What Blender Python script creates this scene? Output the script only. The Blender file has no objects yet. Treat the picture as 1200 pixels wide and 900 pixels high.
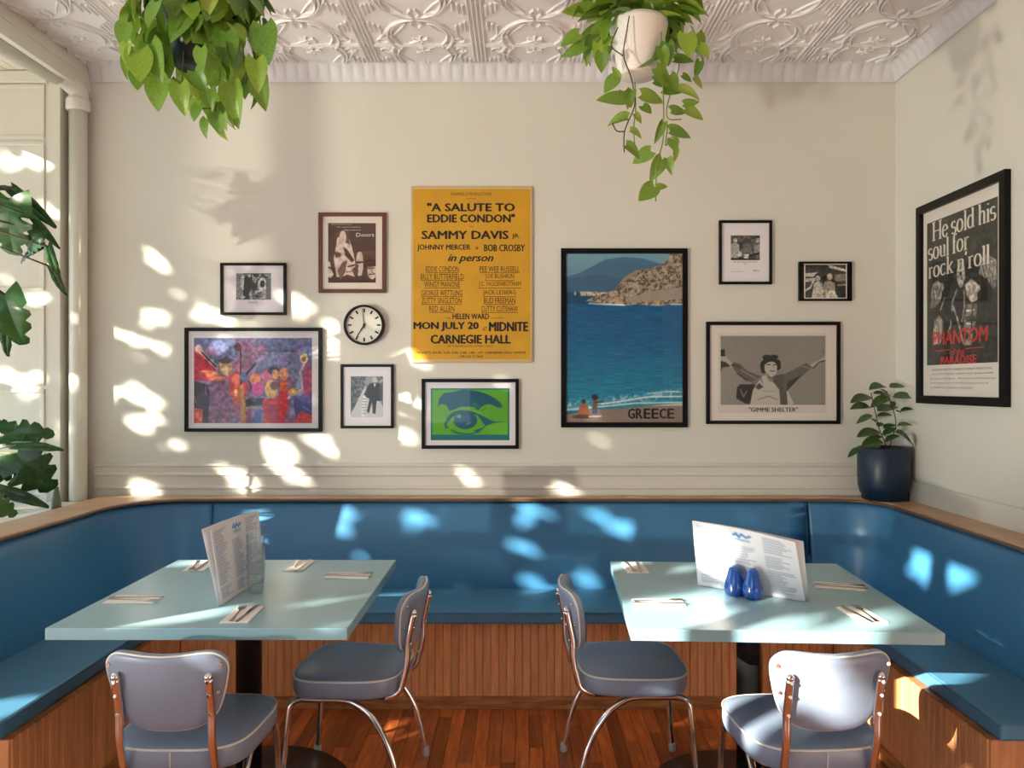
import bpy, math, random
import numpy as np
from mathutils import Vector, Matrix
R = random.Random(7)
NR = np.random.RandomState(5)
sc = bpy.context.scene
COL = sc.collection

# ------------------------------------------------------------------ camera, sky, sun, exposure
CAMZ = 1.488; F = 900.0; CX = 610.0; CY = 450.0
cam = bpy.data.objects.new('camera', bpy.data.cameras.new('camera'))
COL.objects.link(cam); sc.camera = cam
cam.location = (0, 0, CAMZ); cam.rotation_euler = (math.pi/2, 0, 0)
cam.data.sensor_width = 36; cam.data.lens = 27; cam.data.shift_x = -10/1200
cam.data.clip_start = 0.05; cam.data.clip_end = 200
w = bpy.data.worlds.new('sky'); sc.world = w; w.use_nodes = True
bg = w.node_tree.nodes['Background']
bg.inputs[0].default_value = (0.71, 0.85, 1.0, 1); bg.inputs[1].default_value = 3.3
SUN = Vector((1, .8, -.45)).normalized()
sl = bpy.data.lights.new('sun', 'SUN'); sl.energy = 32.0; sl.angle = math.radians(.53); sl.color = (1, .93, .80)
so = bpy.data.objects.new('sun', sl); COL.objects.link(so)
so.rotation_euler = SUN.to_track_quat('-Z', 'Y').to_euler(); so.location = (-12, -9, 8)
# sunlight thrown back up into the room by the windscreen of a car standing in the street
gl = bpy.data.lights.new('windscreen_glint', 'SPOT'); gl.energy = 700; gl.shadow_soft_size = .05; gl.color = (1, .92, .78)
gl.spot_size = math.radians(38); gl.spot_blend = .3
go = bpy.data.objects.new('windscreen_glint', gl); COL.objects.link(go); go.location = (-4.3, -1.1, .9)
go.rotation_euler = (Vector((.75, 4.0, 2.75)) - go.location).to_track_quat('-Z', 'Y').to_euler()
sc.cycles.transparent_max_bounces = 40
sc.view_settings.view_transform = 'Standard'; sc.view_settings.look = 'None'
sc.view_settings.exposure = -0.05; sc.view_settings.gamma = 1; sc.view_settings.use_curve_mapping = False

def at(px, py, d):
    return Vector(((px-CX)/F*d, d, CAMZ+(CY-py)/F*d))

# ------------------------------------------------------------------ materials
def lin(c):
    return tuple((x/12.92 if x <= .04045 else ((x+.055)/1.055)**2.4) for x in c)
def rgb(r, g, b): return lin((r/255, g/255, b/255))
MATS = {}
def mat(name, col, rough=.5, metal=0, vary=0, scale=8, stretch=(1,1,1), bump=0, bscale=60, spec=.5, rnd=0, coat=0, grain=None, sss=0, trans=0):
    m = bpy.data.materials.new(name); m.use_nodes = True; nt = m.node_tree; b = nt.nodes['Principled BSDF']
    b.inputs['Roughness'].default_value = rough; b.inputs['Metallic'].default_value = metal
    b.inputs['Specular IOR Level'].default_value = spec; b.inputs['Coat Weight'].default_value = coat
    b.inputs['Coat Roughness'].default_value = .1
    b.inputs['Transmission Weight'].default_value = trans
    col = tuple(col)[:3]
    b.inputs['Base Color'].default_value = (*col, 1)
    tc = nt.nodes.new('ShaderNodeTexCoord'); last = None
    if vary or grain:
        mp = nt.nodes.new('ShaderNodeMapping'); mp.inputs['Scale'].default_value = stretch
        nt.links.new(tc.outputs['Object'], mp.inputs['Vector'])
        if rnd:
            oi0 = nt.nodes.new('ShaderNodeObjectInfo'); ml = nt.nodes.new('ShaderNodeVectorMath'); ml.operation = 'SCALE'
            ml.inputs[0].default_value = (7, 13, 5); nt.links.new(oi0.outputs['Random'], ml.inputs['Scale'])
            nt.links.new(ml.outputs[0], mp.inputs['Location'])
        n = nt.nodes.new('ShaderNodeTexNoise'); n.inputs['Scale'].default_value = scale; n.inputs['Detail'].default_value = 6
        n.inputs['Distortion'].default_value = .6 if grain else 0
        nt.links.new(mp.outputs[0], n.inputs['Vector'])
        r = nt.nodes.new('ShaderNodeValToRGB'); e = r.color_ramp.elements
        e[0].position = .3; e[1].position = .7
        if grain: e[0].color = (*grain, 1); e[1].color = (*col, 1)
        else:
            e[0].color = (*[c*(1-vary) for c in col], 1); e[1].color = (*[min(1, c*(1+vary)) for c in col], 1)
        nt.links.new(n.outputs['Fac'], r.inputs[0]); last = r.outputs[0]
        if rnd:
            hs = nt.nodes.new('ShaderNodeHueSaturation'); mr = nt.nodes.new('ShaderNodeMapRange')
            mr.inputs['To Min'].default_value = 1-rnd; mr.inputs['To Max'].default_value = 1+rnd
            nt.links.new(oi0.outputs['Random'], mr.inputs['Value']); nt.links.new(mr.outputs[0], hs.inputs['Value'])
            nt.links.new(last, hs.inputs['Color']); last = hs.outputs[0]
        nt.links.new(last, b.inputs['Base Color'])
    if bump:
        n2 = nt.nodes.new('ShaderNodeTexNoise'); n2.inputs['Scale'].default_value = bscale; n2.inputs['Detail'].default_value = 4
        nt.links.new(tc.outputs['Object'], n2.inputs['Vector'])
        bp = nt.nodes.new('ShaderNodeBump'); bp.inputs['Strength'].default_value = bump; bp.inputs['Distance'].default_value = .002
        nt.links.new(n2.outputs['Fac'], bp.inputs['Height']); nt.links.new(bp.outputs[0], b.inputs['Normal'])
    MATS[name] = m; return m
def leafmat(name, c1, c2, tl=.35, rough=.35):
    m = bpy.data.materials.new(name); m.use_nodes = True; nt = m.node_tree; b = nt.nodes['Principled BSDF']
    oi = nt.nodes.new('ShaderNodeObjectInfo'); mx = nt.nodes.new('ShaderNodeMix'); mx.data_type = 'RGBA'
    tc = nt.nodes.new('ShaderNodeTexCoord'); n = nt.nodes.new('ShaderNodeTexNoise'); n.inputs['Scale'].default_value = 14
    nt.links.new(tc.outputs['Object'], n.inputs['Vector'])
    ad = nt.nodes.new('ShaderNodeMath'); ad.operation = 'MULTIPLY_ADD'; ad.inputs[1].default_value = .8; ad.inputs[2].default_value = -.22
    pw = nt.nodes.new('ShaderNodeMath'); pw.operation = 'POWER'; pw.inputs[1].default_value = 2.2
    sm = nt.nodes.new('ShaderNodeMath'); sm.operation = 'ADD'; sm.use_clamp = True
    nt.links.new(n.outputs['Fac'], ad.inputs[0]); nt.links.new(oi.outputs['Random'], pw.inputs[0])
    nt.links.new(ad.outputs[0], sm.inputs[0]); nt.links.new(pw.outputs[0], sm.inputs[1])
    nt.links.new(sm.outputs[0], mx.inputs[0]); mx.inputs[6].default_value = (*c1, 1); mx.inputs[7].default_value = (*c2, 1)
    nt.links.new(mx.outputs[2], b.inputs['Base Color']); b.inputs['Roughness'].default_value = rough
    t = nt.nodes.new('ShaderNodeBsdfTranslucent'); nt.links.new(mx.outputs[2], t.inputs[0])
    ms = nt.nodes.new('ShaderNodeMixShader'); ms.inputs[0].default_value = tl
    nt.links.new(b.outputs[0], ms.inputs[1]); nt.links.new(t.outputs[0], ms.inputs[2])
    nt.links.new(ms.outputs[0], nt.nodes['Material Output'].inputs[0]); return m
def panemat(name, tint=(1,1,1), ior=1.5):
    m = bpy.data.materials.new(name); m.use_nodes = True; nt = m.node_tree
    nt.nodes.remove(nt.nodes['Principled BSDF'])
    t = nt.nodes.new('ShaderNodeBsdfTransparent'); t.inputs[0].default_value = (*tint, 1)
    g = nt.nodes.new('ShaderNodeBsdfGlossy'); g.inputs['Roughness'].default_value = .03
    fr = nt.nodes.new('ShaderNodeFresnel'); fr.inputs[0].default_value = ior
    gm_ = nt.nodes.new('ShaderNodeNewGeometry'); mm_ = nt.nodes.new('ShaderNodeMapRange')   # a thin sheet reflects alike from both sides
    mm_.inputs['To Min'].default_value = ior; mm_.inputs['To Max'].default_value = 1/ior
    nt.links.new(gm_.outputs['Backfacing'], mm_.inputs['Value']); nt.links.new(mm_.outputs[0], fr.inputs[0])
    ms = nt.nodes.new('ShaderNodeMixShader'); nt.links.new(fr.outputs[0], ms.inputs[0])
    nt.links.new(t.outputs[0], ms.inputs[1]); nt.links.new(g.outputs[0], ms.inputs[2])
    nt.links.new(ms.outputs[0], nt.nodes['Material Output'].inputs[0]); return m
M_wall = mat('wall_paint', rgb(222,219,207), .45, vary=.02, scale=2, bump=.25, bscale=45)
M_trim = mat('trim_paint', rgb(222,218,206), .38, vary=.02, bump=.1)
M_white = mat('gloss_white_paint', rgb(226,222,208), .32, bump=.15, bscale=20)
M_dull = mat('shaded_casing_paint', rgb(215,207,186), .5)
M_ceil = mat('tin_paint', rgb(240,237,236), .3)
M_cove = mat('cove_paint', rgb(222,221,224), .5, bump=.3, bscale=50)
M_board = mat('board_paint', rgb(232,224,204), .5)
M_plank = mat('oak_plank', rgb(204,112,54), .3, grain=rgb(150,70,30), scale=10, stretch=(6,.5,6), rnd=.45, bump=.1, coat=.15)
M_under = mat('dark_subfloor', rgb(45,22,12), .8)
M_oak = mat('oak_veneer', rgb(234,166,114), .4, grain=rgb(208,140,92), scale=9, stretch=(5,5,.7), rnd=.10, bump=.1)
M_oakb = mat('oak_board', rgb(196,132,80), .45, grain=rgb(128,76,40), scale=9, stretch=(.8,1,6), bump=.1)
M_cap = mat('oak_cap', rgb(206,170,134), .4, grain=rgb(184,144,108), scale=8, stretch=(1,1,3), bump=.1)
M_capedge = mat('cap_edge', rgb(110,84,68), .4, vary=.1)
M_vinyl = mat('blue_vinyl', rgb(66,128,172), .36, bump=.12, bscale=220, vary=.04, scale=3)
M_seatv = mat('blue_seat_vinyl', rgb(78,132,166), .4, bump=.12, bscale=220, vary=.04, scale=3)
M_pipe2 = mat('blue_piping', rgb(60,110,150), .4)
M_gvinyl = mat('grey_blue_vinyl', rgb(132,145,168), .33, bump=.08, bscale=200)
M_piping = mat('pale_piping', rgb(222,220,212), .35)
M_chrome = mat('chrome', (.82,.80,.78), .09, metal=1)
M_rub = mat('clear_foot', rgb(170,165,160), .4)
M_screw = mat('screw', (.5,.46,.44), .2, metal=1)
M_top = mat('blue_laminate', rgb(150,187,197), .3, vary=.015, scale=30)
M_edge = mat('blue_edge_band', rgb(132,172,186), .35)
M_black = mat('black_iron', rgb(18,17,18), .4, bump=.3, bscale=90)
M_frame = mat('black_frame', rgb(8,8,9), .4, spec=.2)
M_bframe = mat('brown_frame', rgb(98,50,36), .4, vary=.1, scale=20, stretch=(1,1,6))
M_mount = mat('mat_board', rgb(236,232,236), .8)
M_mountw = mat('cream_mat_board', rgb(228,219,208), .8)
M_cloth = mat('napkin_paper', rgb(238,232,226), .9, bump=.4, bscale=150)
M_steel = mat('steel', (.55,.52,.50), .16, metal=1)
M_cobalt = mat('cobalt_glaze', rgb(36,84,168), .12, coat=.6)
M_hole = mat('dark_hole', rgb(12,12,20), .7)
M_navy = mat('navy_pot', rgb(10,36,60), .38, bump=.2, bscale=80)
M_dpot = mat('dark_blue_pot', rgb(22,32,46), .4)
M_wpot = mat('white_plastic', rgb(236,234,226), .4)
M_soil = mat('soil', rgb(50,36,26), .9, bump=1, bscale=80)
M_stem = mat('green_stem', rgb(120,140,60), .5)
M_dstem = mat('brown_stem', rgb(70,62,30), .5)
M_wire = mat('grey_wire', (.5,.5,.5), .3, metal=1)
M_pothos = leafmat('pothos_leaf', rgb(78,126,44), rgb(152,186,66), .25)
M_pothos2 = leafmat('bright_pothos_leaf', rgb(100,142,50), rgb(166,190,84), .3)
M_rubberleaf = leafmat('glossy_leaf', rgb(36,66,32), rgb(76,108,48), .12, .3)
M_monst = leafmat('monstera_leaf', rgb(24,58,30), rgb(60,104,48), .2, .25)
M_tree = leafmat('tree_leaf', rgb(50,80,30), rgb(90,120,50), .0)
M_bark = mat('bark', rgb(90,72,56), .9, vary=.3)
M_pave = mat('pavement', rgb(192,190,186), .9, vary=.08)
M_ink = mat('black_ink', rgb(22,18,14), .7)
M_inkw = mat('pale_ink', rgb(226,218,200), .7)
M_inkr = mat('red_ink', rgb(206,48,42), .7)
M_face = mat('clock_face', rgb(226,224,212), .5)
M_sage = mat('sage_ceramic', rgb(110,122,104), .4)
M_pane = panemat('picture_glass', (1,1,1), 1.36); M_wpane = panemat('window_glass', (.97,.98,.97))
M_glass = bpy.data.materials.new('clear_glass'); M_glass.use_nodes = True
_b = M_glass.node_tree.nodes['Principled BSDF']; _b.inputs['Transmission Weight'].default_value = 1
_b.inputs['Roughness'].default_value = .01; _b.inputs['IOR'].default_value = 1.45; _b.inputs['Base Color'].default_value = (.97,.99,1,1)
M_tumb = panemat('thin_glass', (.97,.98,.985), 1.5)
M_print = bpy.data.materials.new('printed_art'); M_print.use_nodes = True
_n = M_print.node_tree.nodes.new('ShaderNodeAttribute'); _n.attribute_name = 'Col'
M_print.node_tree.links.new(_n.outputs['Color'], M_print.node_tree.nodes['Principled BSDF'].inputs['Base Color'])
M_print.node_tree.nodes['Principled BSDF'].inputs['Roughness'].default_value = .6

# ------------------------------------------------------------------ mesh helpers
class MB:
    def __init__(s): s.v = []; s.f = []; s.sm = []
    def add(s, vs, fs, smooth=False):
        b = len(s.v); s.v += [tuple(p) for p in vs]
        s.f += [tuple(i+b for i in f) for f in fs]; s.sm += [smooth]*len(fs); return s
    def box(s, x0, y0, z0, x1, y1, z1, bev=0):
        if bev:
            b = min(bev, (x1-x0)/2.01, (y1-y0)/2.01, (z1-z0)/2.01); vs = []
            for z, i in ((z0, b), (z0+b, 0), (z1-b, 0), (z1, b)):
                c = b if i == 0 else b*1.0
                xa, xb, ya, yb = x0+i, x1-i, y0+i, y1-i
                if i == 0: vs += [(xa+b,ya,z),(xb-b,ya,z),(xb,ya+b,z),(xb,yb-b,z),(xb-b,yb,z),(xa+b,yb,z),(xa,yb-b,z),(xa,ya+b,z)]
                else: vs += [(xa,ya,z),(xb,ya,z),(xb,ya,z),(xb,yb,z),(xb,yb,z),(xa,yb,z),(xa,yb,z),(xa,ya,z)]
            fs = [tuple(range(7,-1,-1)), tuple(range(24,32))]
            for r in range(3):
                for k in range(8):
                    a = r*8+k; c = r*8+(k+1) % 8; fs.append((a, c, c+8, a+8))
            return s.add(vs, fs)
        vs = [(x0,y0,z0),(x1,y0,z0),(x1,y1,z0),(x0,y1,z0),(x0,y0,z1),(x1,y0,z1),(x1,y1,z1),(x0,y1,z1)]
        return s.add(vs, [(3,2,1,0),(4,5,6,7),(0,1,5,4),(1,2,6,5),(2,3,7,6),(3,0,4,7)])
    def tube(s, pts, r, n=8, cap=True, flat=1.0):
        pts = [Vector(p) for p in pts]; N = len(pts); rr = r if isinstance(r, (list, tuple)) else [r]*N
        t0 = (pts[1]-pts[0]).normalized(); up = Vector((0,0,1)) if abs(t0.z) < .9 else Vector((1,0,0))
        nrm = (up-t0*up.dot(t0)).normalized(); vs = []
        for i, p in enumerate(pts):
            t = (pts[min(i+1,N-1)]-pts[max(i-1,0)]).normalized()
            nrm = (nrm-t*nrm.dot(t)).normalized(); bn = t.cross(nrm)
            for k in range(n):
                a = 2*math.pi*k/n; vs.append(p+(nrm*math.cos(a)*flat+bn*math.sin(a))*rr[i])
        fs = [(i*n+k, i*n+(k+1) % n, (i+1)*n+(k+1) % n, (i+1)*n+k) for i in range(N-1) for k in range(n)]
        s.add(vs, fs, True)
        if cap:
            b = len(s.v)-N*n; s.f += [tuple(b+k for k in range(n-1,-1,-1)), tuple(b+(N-1)*n+k for k in range(n))]; s.sm += [False, False]
        return s
    def lathe(s, prof, c=(0,0,0), n=28, close=False, smooth=True):
        vs = []
        for r, z in prof:
            for k in range(n):
                a = 2*math.pi*k/n; vs.append((c[0]+r*math.cos(a), c[1]+r*math.sin(a), c[2]+z))
        m = len(prof); fs = [(i*n+k, i*n+(k+1) % n, (i+1)*n+(k+1) % n, (i+1)*n+k) for i in range(m-1) for k in range(n)]
        if close: fs += [((m-1)*n+k, (m-1)*n+(k+1) % n, (k+1) % n, k) for k in range(n)]
        s.add(vs, fs, smooth)
        if not close:
            b = len(s.v)-m*n
            if prof[0][0] > 1e-6: s.f.append(tuple(b+k for k in range(n-1,-1,-1))); s.sm.append(False)
            if prof[-1][0] > 1e-6: s.f.append(tuple(b+(m-1)*n+k for k in range(n))); s.sm.append(False)
        return s
    def prism(s, pts, y0, y1, axis='y'):
        n = len(pts)
        if axis == 'y': vs = [(x,y0,z) for x, z in pts]+[(x,y1,z) for x, z in pts]
        else: vs = [(x,y,y0) for x, y in pts]+[(x,y,y1) for x, y in pts]
        return s.add(vs, [tuple(range(n)), tuple(range(2*n-1,n-1,-1))]+[(i, i+n, (i+1) % n+n, (i+1) % n) for i in range(n)])
    def mesh(s, name, m):
        me = bpy.data.meshes.new(name); me.from_pydata(s.v, [], s.f); me.update()
        me.polygons.foreach_set('use_smooth', s.sm)
        if m: me.materials.append(m)
        return me
    def build(s, name, m, parent=None, loc=None, bevel=0, fix=True):
        me = s.mesh(name, m)
        if fix:
            import bmesh
            bm = bmesh.new(); bm.from_mesh(me); bmesh.ops.recalc_face_normals(bm, faces=bm.faces); bm.to_mesh(me); bm.free()
        o = bpy.data.objects.new(name, me); COL.objects.link(o)
        if parent: o.parent = parent
        if loc is not None: o.location = loc
        if bevel:
            b = o.modifiers.new('b', 'BEVEL'); b.width = bevel; b.segments = 2; b.limit_method = 'ANGLE'; b.angle_limit = math.radians(40)
            b.harden_normals = False
        return o
def thing(name, label, cat, loc=(0,0,0), rz=0, group=None):
    o = bpy.data.objects.new(name, None); COL.objects.link(o); o.location = loc; o.rotation_euler = (0,0,rz)
    o.empty_display_size = .1
    return tag(o, label, cat, group)
def tag(o, label, cat, group=None):
    o['label'] = label; o['category'] = cat
    if group: o['group'] = group
    return o
def struct(o, label=None):
    o['kind'] = 'structure'
    if label: o['label'] = label
    return o
def inst(name, me, parent, loc=(0,0,0), M=None):
    o = bpy.data.objects.new(name, me); COL.objects.link(o); o.parent = parent
    if M is not None: o.matrix_local = M
    else: o.location = loc
    return o
def dup(root, loc, rz, label):
    def cp(o, par):
        c = o.copy(); COL.objects.link(c); c.parent = par
        for ch in list(o.children): cp(ch, c)
        return c
    r = cp(root, None); r.location = loc; r.rotation_euler = (0,0,rz); r['label'] = label; return r
def catmull(P, n=6):
    P = [Vector(p) for p in P]; Q = [P[0]*2-P[1]]+P+[P[-1]*2-P[-2]]; out = []
    for i in range(1, len(Q)-2):
        for k in range(n):
            t = k/n; a, b, c, d = Q[i-1], Q[i], Q[i+1], Q[i+2]
            out.append(.5*((2*b)+(c-a)*t+(2*a-5*b+4*c-d)*t*t+(3*b-a-3*c+d)*t**3))
    out.append(P[-1]); return out
def frame_M(p, d, n):
    d = Vector(d).normalized(); n = Vector(n); n = (n-d*n.dot(d)).normalized(); x = d.cross(n)
    M = Matrix((( x.x, d.x, n.x, p[0]), (x.y, d.y, n.y, p[1]), (x.z, d.z, n.z, p[2]), (0,0,0,1))); return M

# ------------------------------------------------------------------ the room shell
XR, YB, ZC = 1.975, 4.05, 3.165; XL = -3.0; YF = -2.6; XBM = -2.27
struct(MB().box(XL-.1, YB, 0, XR+.1, YB+.12, ZC+.1).build('wall_back', M_wall), 'cream painted back wall behind the blue bench')
struct(MB().box(XR, YF, 0, XR+.12, YB, ZC+.1).build('wall_right', M_wall), 'cream painted right wall')
# front wall behind the camera: shop front with a wide opening
fw = MB(); fw.box(XL, YF-.12, 0, XR+.12, YF, .95); fw.box(XL, YF-.12, 2.5, XR+.12, YF, ZC+.1)
fw.box(XL, YF-.12, .95, -2.8, YF, 2.5); fw.box(-.7, YF-.12, .95, XR+.12, YF, 2.5); fw.box(-1.78, YF-.12, .95, -1.72, YF, 2.5)
struct(fw.build('wall_front', mat('dark_paint', rgb(58,62,66), .6)))
# left side: piers and lintel of the window bay
lw = MB(); lw.box(XL-.12, YF-.12, 2.98, XL, YB, ZC+.1)
lw.box(XL-.12, 2.30, 0, XL, YB, .84); lw.box(XL-.12, YF, 0, XL, 2.30, .12)
lw.box(XL-.12, YF-.12, .12, XL, -1.8, 2.98)
struct(lw.build('wall_left', M_wall))
def window(idx, y0, y1, z0, z1, trans=None):
    w_ = struct(MB().box(XL-.09, y0, z0, XL-.03, y0+.05, z1).box(XL-.09, y1-.05, z0, XL-.03, y1, z1).box(XL-.09, y0+.05, z0, XL-.03, y1-.05, z0+.05).box(XL-.09, y0+.05, z1-.05, XL-.03, y1-.05, z1).build('window_%d' % idx, M_white))
    if trans: MB().box(XL-.08, y0+.05, trans, XL-.04, y1-.05, trans+.04).build('transom_bar', M_white, w_)
    MB().box(XL-.065, y0+.05, z0+.05, XL-.06, y1-.05, z1-.05).build('pane', M_wpane, w_)
window(1, 2.30, 4.05, .84, 2.98)
window(2, .95, 2.30, .12, 2.98, 2.45); window(3, -.6, .95, .12, 2.98, 2.45); window(4, -1.8, -.6, .12, 2.98)
# display deck inside the bay
struct(MB().box(XL, 2.33, 0, -2.19, YB-.12, .885, .004).build('trim_8', M_white), 'white display ledge of the window bay')
# panelled board closing the bay at the left of the back wall
YP = 3.94
pb = struct(MB().box(XL, YP, 0, -2.363, YB, 3.10).build('trim_1', M_white), 'white panelled casing beside the pipe')
def panel(x0, x1, z0, z1, name='panel'):
    m = MB(); t = .014
    # bolection moulding around a flat field
    for a in ((x0,z0,x1,z0+.02),(x0,z1-.02,x1,z1),(x0,z0+.02,x0+.02,z1-.02),(x1-.02,z0+.02,x1,z1-.02)):
        m.box(a[0], YP-.008, a[1], a[2], YP, a[3], .003)
    m.build('panel_moulding', M_white, pb)
for y0, y1 in ((99, 163), (166, 341), (358, 452), (456, 580)):
    panel(-2.98, at(53, 0, YP).x, at(0, y1, YP).z, at(0, y0, YP).z)
MB().box(XL, YP-.02, at(0,98,YP).z, at(57,0,YP).x, YP, at(0,84,YP).z, .004).build('head_moulding', M_white, pb)
struct(MB().box(XL, YF, 3.10, XBM-.02, YP, 3.2).build('trim_2', M_board), 'plain boarded ceiling of the window bay')
for i in range(14):
    MB().box(XL+.012+i*.052, 2.2, 3.094, XL+.012+i*.052+.048, YP-.002, 3.10).build('ceiling_board', M_board, bpy.data.objects['trim_2'])
struct(MB().box(XBM-.03, YF, 3.02, XBM, YB, ZC+.05).build('trim_3', M_trim), 'flat boxed beam between the tin ceiling and the window bay')
# heating pipe: vertical run in the corner, elbow and sloping run under the beam
pr = thing('heating_pipe', 'thick cream painted pipe rising in the left corner and turning along the ceiling', 'pipe', (-2.295, 3.985, 0))
V0 = Vector((-2.295, 3.985, 0))
MB().tube([(0,0,0),(0,0,1.0),(0,0,2.95)], .043, 20).build('riser', M_white, pr)
MB().lathe([(.052,0),(.058,.01),(.058,.055),(.052,.065)], (0,0,2.90), 20).build('collar', M_white, pr)
MB().tube(catmull([(0,0,2.95),(0,-.004,3.0),(-.02,-.06,3.035),(-.045,-.14,3.045)], 6), [.046]*19, 20).build('elbow', M_white, pr)
MB().tube([(-.04,-.12,3.045),(-.30,-1.75,3.075)], .05, 20).build('ceiling_run', M_white, pr)
# chair rail of the back wall
def rail(name, prof, xa, xb, mat_=M_trim, lab=None):
    m = MB(); n = len(prof); vs = [(xa, YB-o, z) for o, z in prof]+[(xb, YB-o, z) for o, z in prof]
    m.add(vs, [(i, i+1, i+1+n, i+n) for i in range(n-1)]+[tuple(range(n)), tuple(range(2*n-1, n-1, -1))])
    return struct(m.build(name, mat_), lab)
rail('trim_4', [(0,1.072),(.018,1.070),(.024,1.060),(.016,1.050),(.014,1.024),(.020,1.016),(.020,1.008),(.010,1.002),(.010,.955),(.018,.950),(.018,.940),(.010,.934),(.010,.86),(0,.86)], -2.24, XR, M_trim, 'cream chair rail moulding above the bench')
rb = struct(MB().box(XR-.014, YF, .86, XR, YB-.03, 1.0, .004).build('trim_5', M_trim), 'plain cream board along the right wall above the bench')
# cove of pressed tin, ribbed
def cove(name, p0, p1, inn, ribs):
    p0 = Vector(p0); p1 = Vector(p1); inn = Vector(inn); L = (p1-p0).length; d = (p1-p0)/L; N = int(L/.0085); m = MB(); prof = []
    K = 7
    for i in range(N+1):
        t = i/N*L; ph = (t/ribs) % 1; bumpy = .009*abs(math.sin(math.pi*ph))**.5*(1 if ph > .12 else .2)
        for k in range(K):
            a = k/(K-1)*math.pi/2; cx = .062*(1-math.cos(a)); cz = .088*(1-math.sin(a)) if False else .088*math.sin(a)
            e = bumpy*math.sin(math.pi*k/(K-1))
            q = p0+d*t+inn*(.006+cx+e*.7)+Vector((0,0,-.088+cz-e*.7))
            m.v.append(tuple(q))
    for i in range(N):
        for k in range(K-1): m.f.append((i*K+k, i*K+k+1, (i+1)*K+k+1, (i+1)*K+k)); m.sm.append(True)
    o = struct(m.build(name, M_cove, fix=False)); return o
cove('trim_6', (XBM, YB, ZC), (XR, YB, ZC), (0,-1,0), .058)
cove('trim_7', (XR, YB, ZC), (XR, .8, ZC), (-1,0,0), .058)

# pressed tin ceiling
ce = struct(MB().box(XBM-.01, YF, ZC, XR, YB, ZC+.1).build('ceiling', M_ceil), 'white painted pressed tin ceiling')
T = .553
def ridge(m, P, wd=.010, h=.006):
    n = len(P); vs = []
    for i, p in enumerate(P):
        a = P[min(i+1,n-1)]; b = P[max(i-1,0)]; tx, ty = a[0]-b[0], a[1]-b[1]; l = math.hypot(tx,ty) or 1
        nx, ny = -ty/l*wd/2, tx/l*wd/2; hh = h
        hh = h*1.35; nx *= 1.15; ny *= 1.15
        vs += [(p[0]+nx,p[1]+ny,0),(p[0]+nx*.35,p[1]+ny*.35,-hh),(p[0]-nx*.35,p[1]-ny*.35,-hh),(p[0]-nx,p[1]-ny,0)]
    fs = [(i*4+k, i*4+k+1, i*4+5+k, i*4+4+k) for i in range(n-1) for k in range(3)]
    fs += [(0,1,2,3), (n*4-1,n*4-2,n*4-3,n*4-4)]
    m.add(vs, fs, False)
def arc(cx, cy, rx, ry, a0, a1, n=12):
    return [(cx+rx*math.cos(math.radians(a0+(a1-a0)*i/n)), cy+ry*math.sin(math.radians(a0+(a1-a0)*i/n))) for i in range(n+1)]
tm = MB(); H = T/2
e = .0015
tm.add([(-H+e,-H+e,0),(H-e,-H+e,0),(H-e,H-e,0),(-H+e,H-e,0)], [(0,1,2,3)])
for s1 in (-1, 1):
    for off in (.010, .030): ridge(tm, [(s1*(H-off), -H+.003), (s1*(H-off), H-.003)], .011, .008); 
    ridge(tm, [(-H+.035, s1*(H-.010)), (H-.035, s1*(H-.010))], .010, .006)
    for s2 in (-1, 1):
        # flutes beside the seams
        for q in range(3): ridge(tm, [(s1*(H-.052-q*.022), s2*(.03+q*.02)), (s1*(H-.052-q*.022), s2*(.125+q*.012))], .013, .008)
        # crescent pairs meeting at the centre like two back to back C curves
        A = arc(s1*.115, s2*.105, .108, .105, 0, 360, 8) if False else None
        for w0, rr in ((.014, 1.0), (.009, .84)):
            P = [(s1*(.012+.145*rr*math.sin(t)), s2*(.012+.175*rr*(1-math.cos(t)))) for t in [i/14*2.35 for i in range(15)]]
            ridge(tm, P, w0, .010)
        P = [(s1*(.006+.018*math.sin(t*3)), s2*(.01+t*.075)) for t in [i/6 for i in range(7)]]
        ridge(tm, P, .01, .008)
        # petals reaching to the corners
        ridge(tm, [(s1*(.05+.15*t), s2*(.05+.16*t-.05*math.sin(math.pi*t))) for t in [i/8 for i in range(9)]], .012, .008)
        ridge(tm, [(s1*(.05+.15*t), s2*(.05+.16*t+.03*math.sin(math.pi*t))) for t in [i/8 for i in range(9)]], .009, .006)
        # corner scroll
        ridge(tm, arc(s1*.185, s2*.222, .028, .024, 0, 300, 10), .008, .007)
    # small flower at the middle of the edges
    for k in range(6):
        a = k*60+30; ca, sa = math.cos(math.radians(a)), math.sin(math.radians(a))
        ridge(tm, [(.006*ca, s1*(H-.06)+.006*sa), (.042*ca, s1*(H-.06)+.036*sa)], .014, .009)
    ridge(tm, arc(0, s1*(H-.06), .012, .012, 0, 360, 8), .008, .011)
    ridge(tm, [(-.06,s1*(H-.022)),(-.02,s1*(H-.034)),(0,s1*(H-.022)),(.02,s1*(H-.034)),(.06,s1*(H-.022))], .008, .006)
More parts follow.
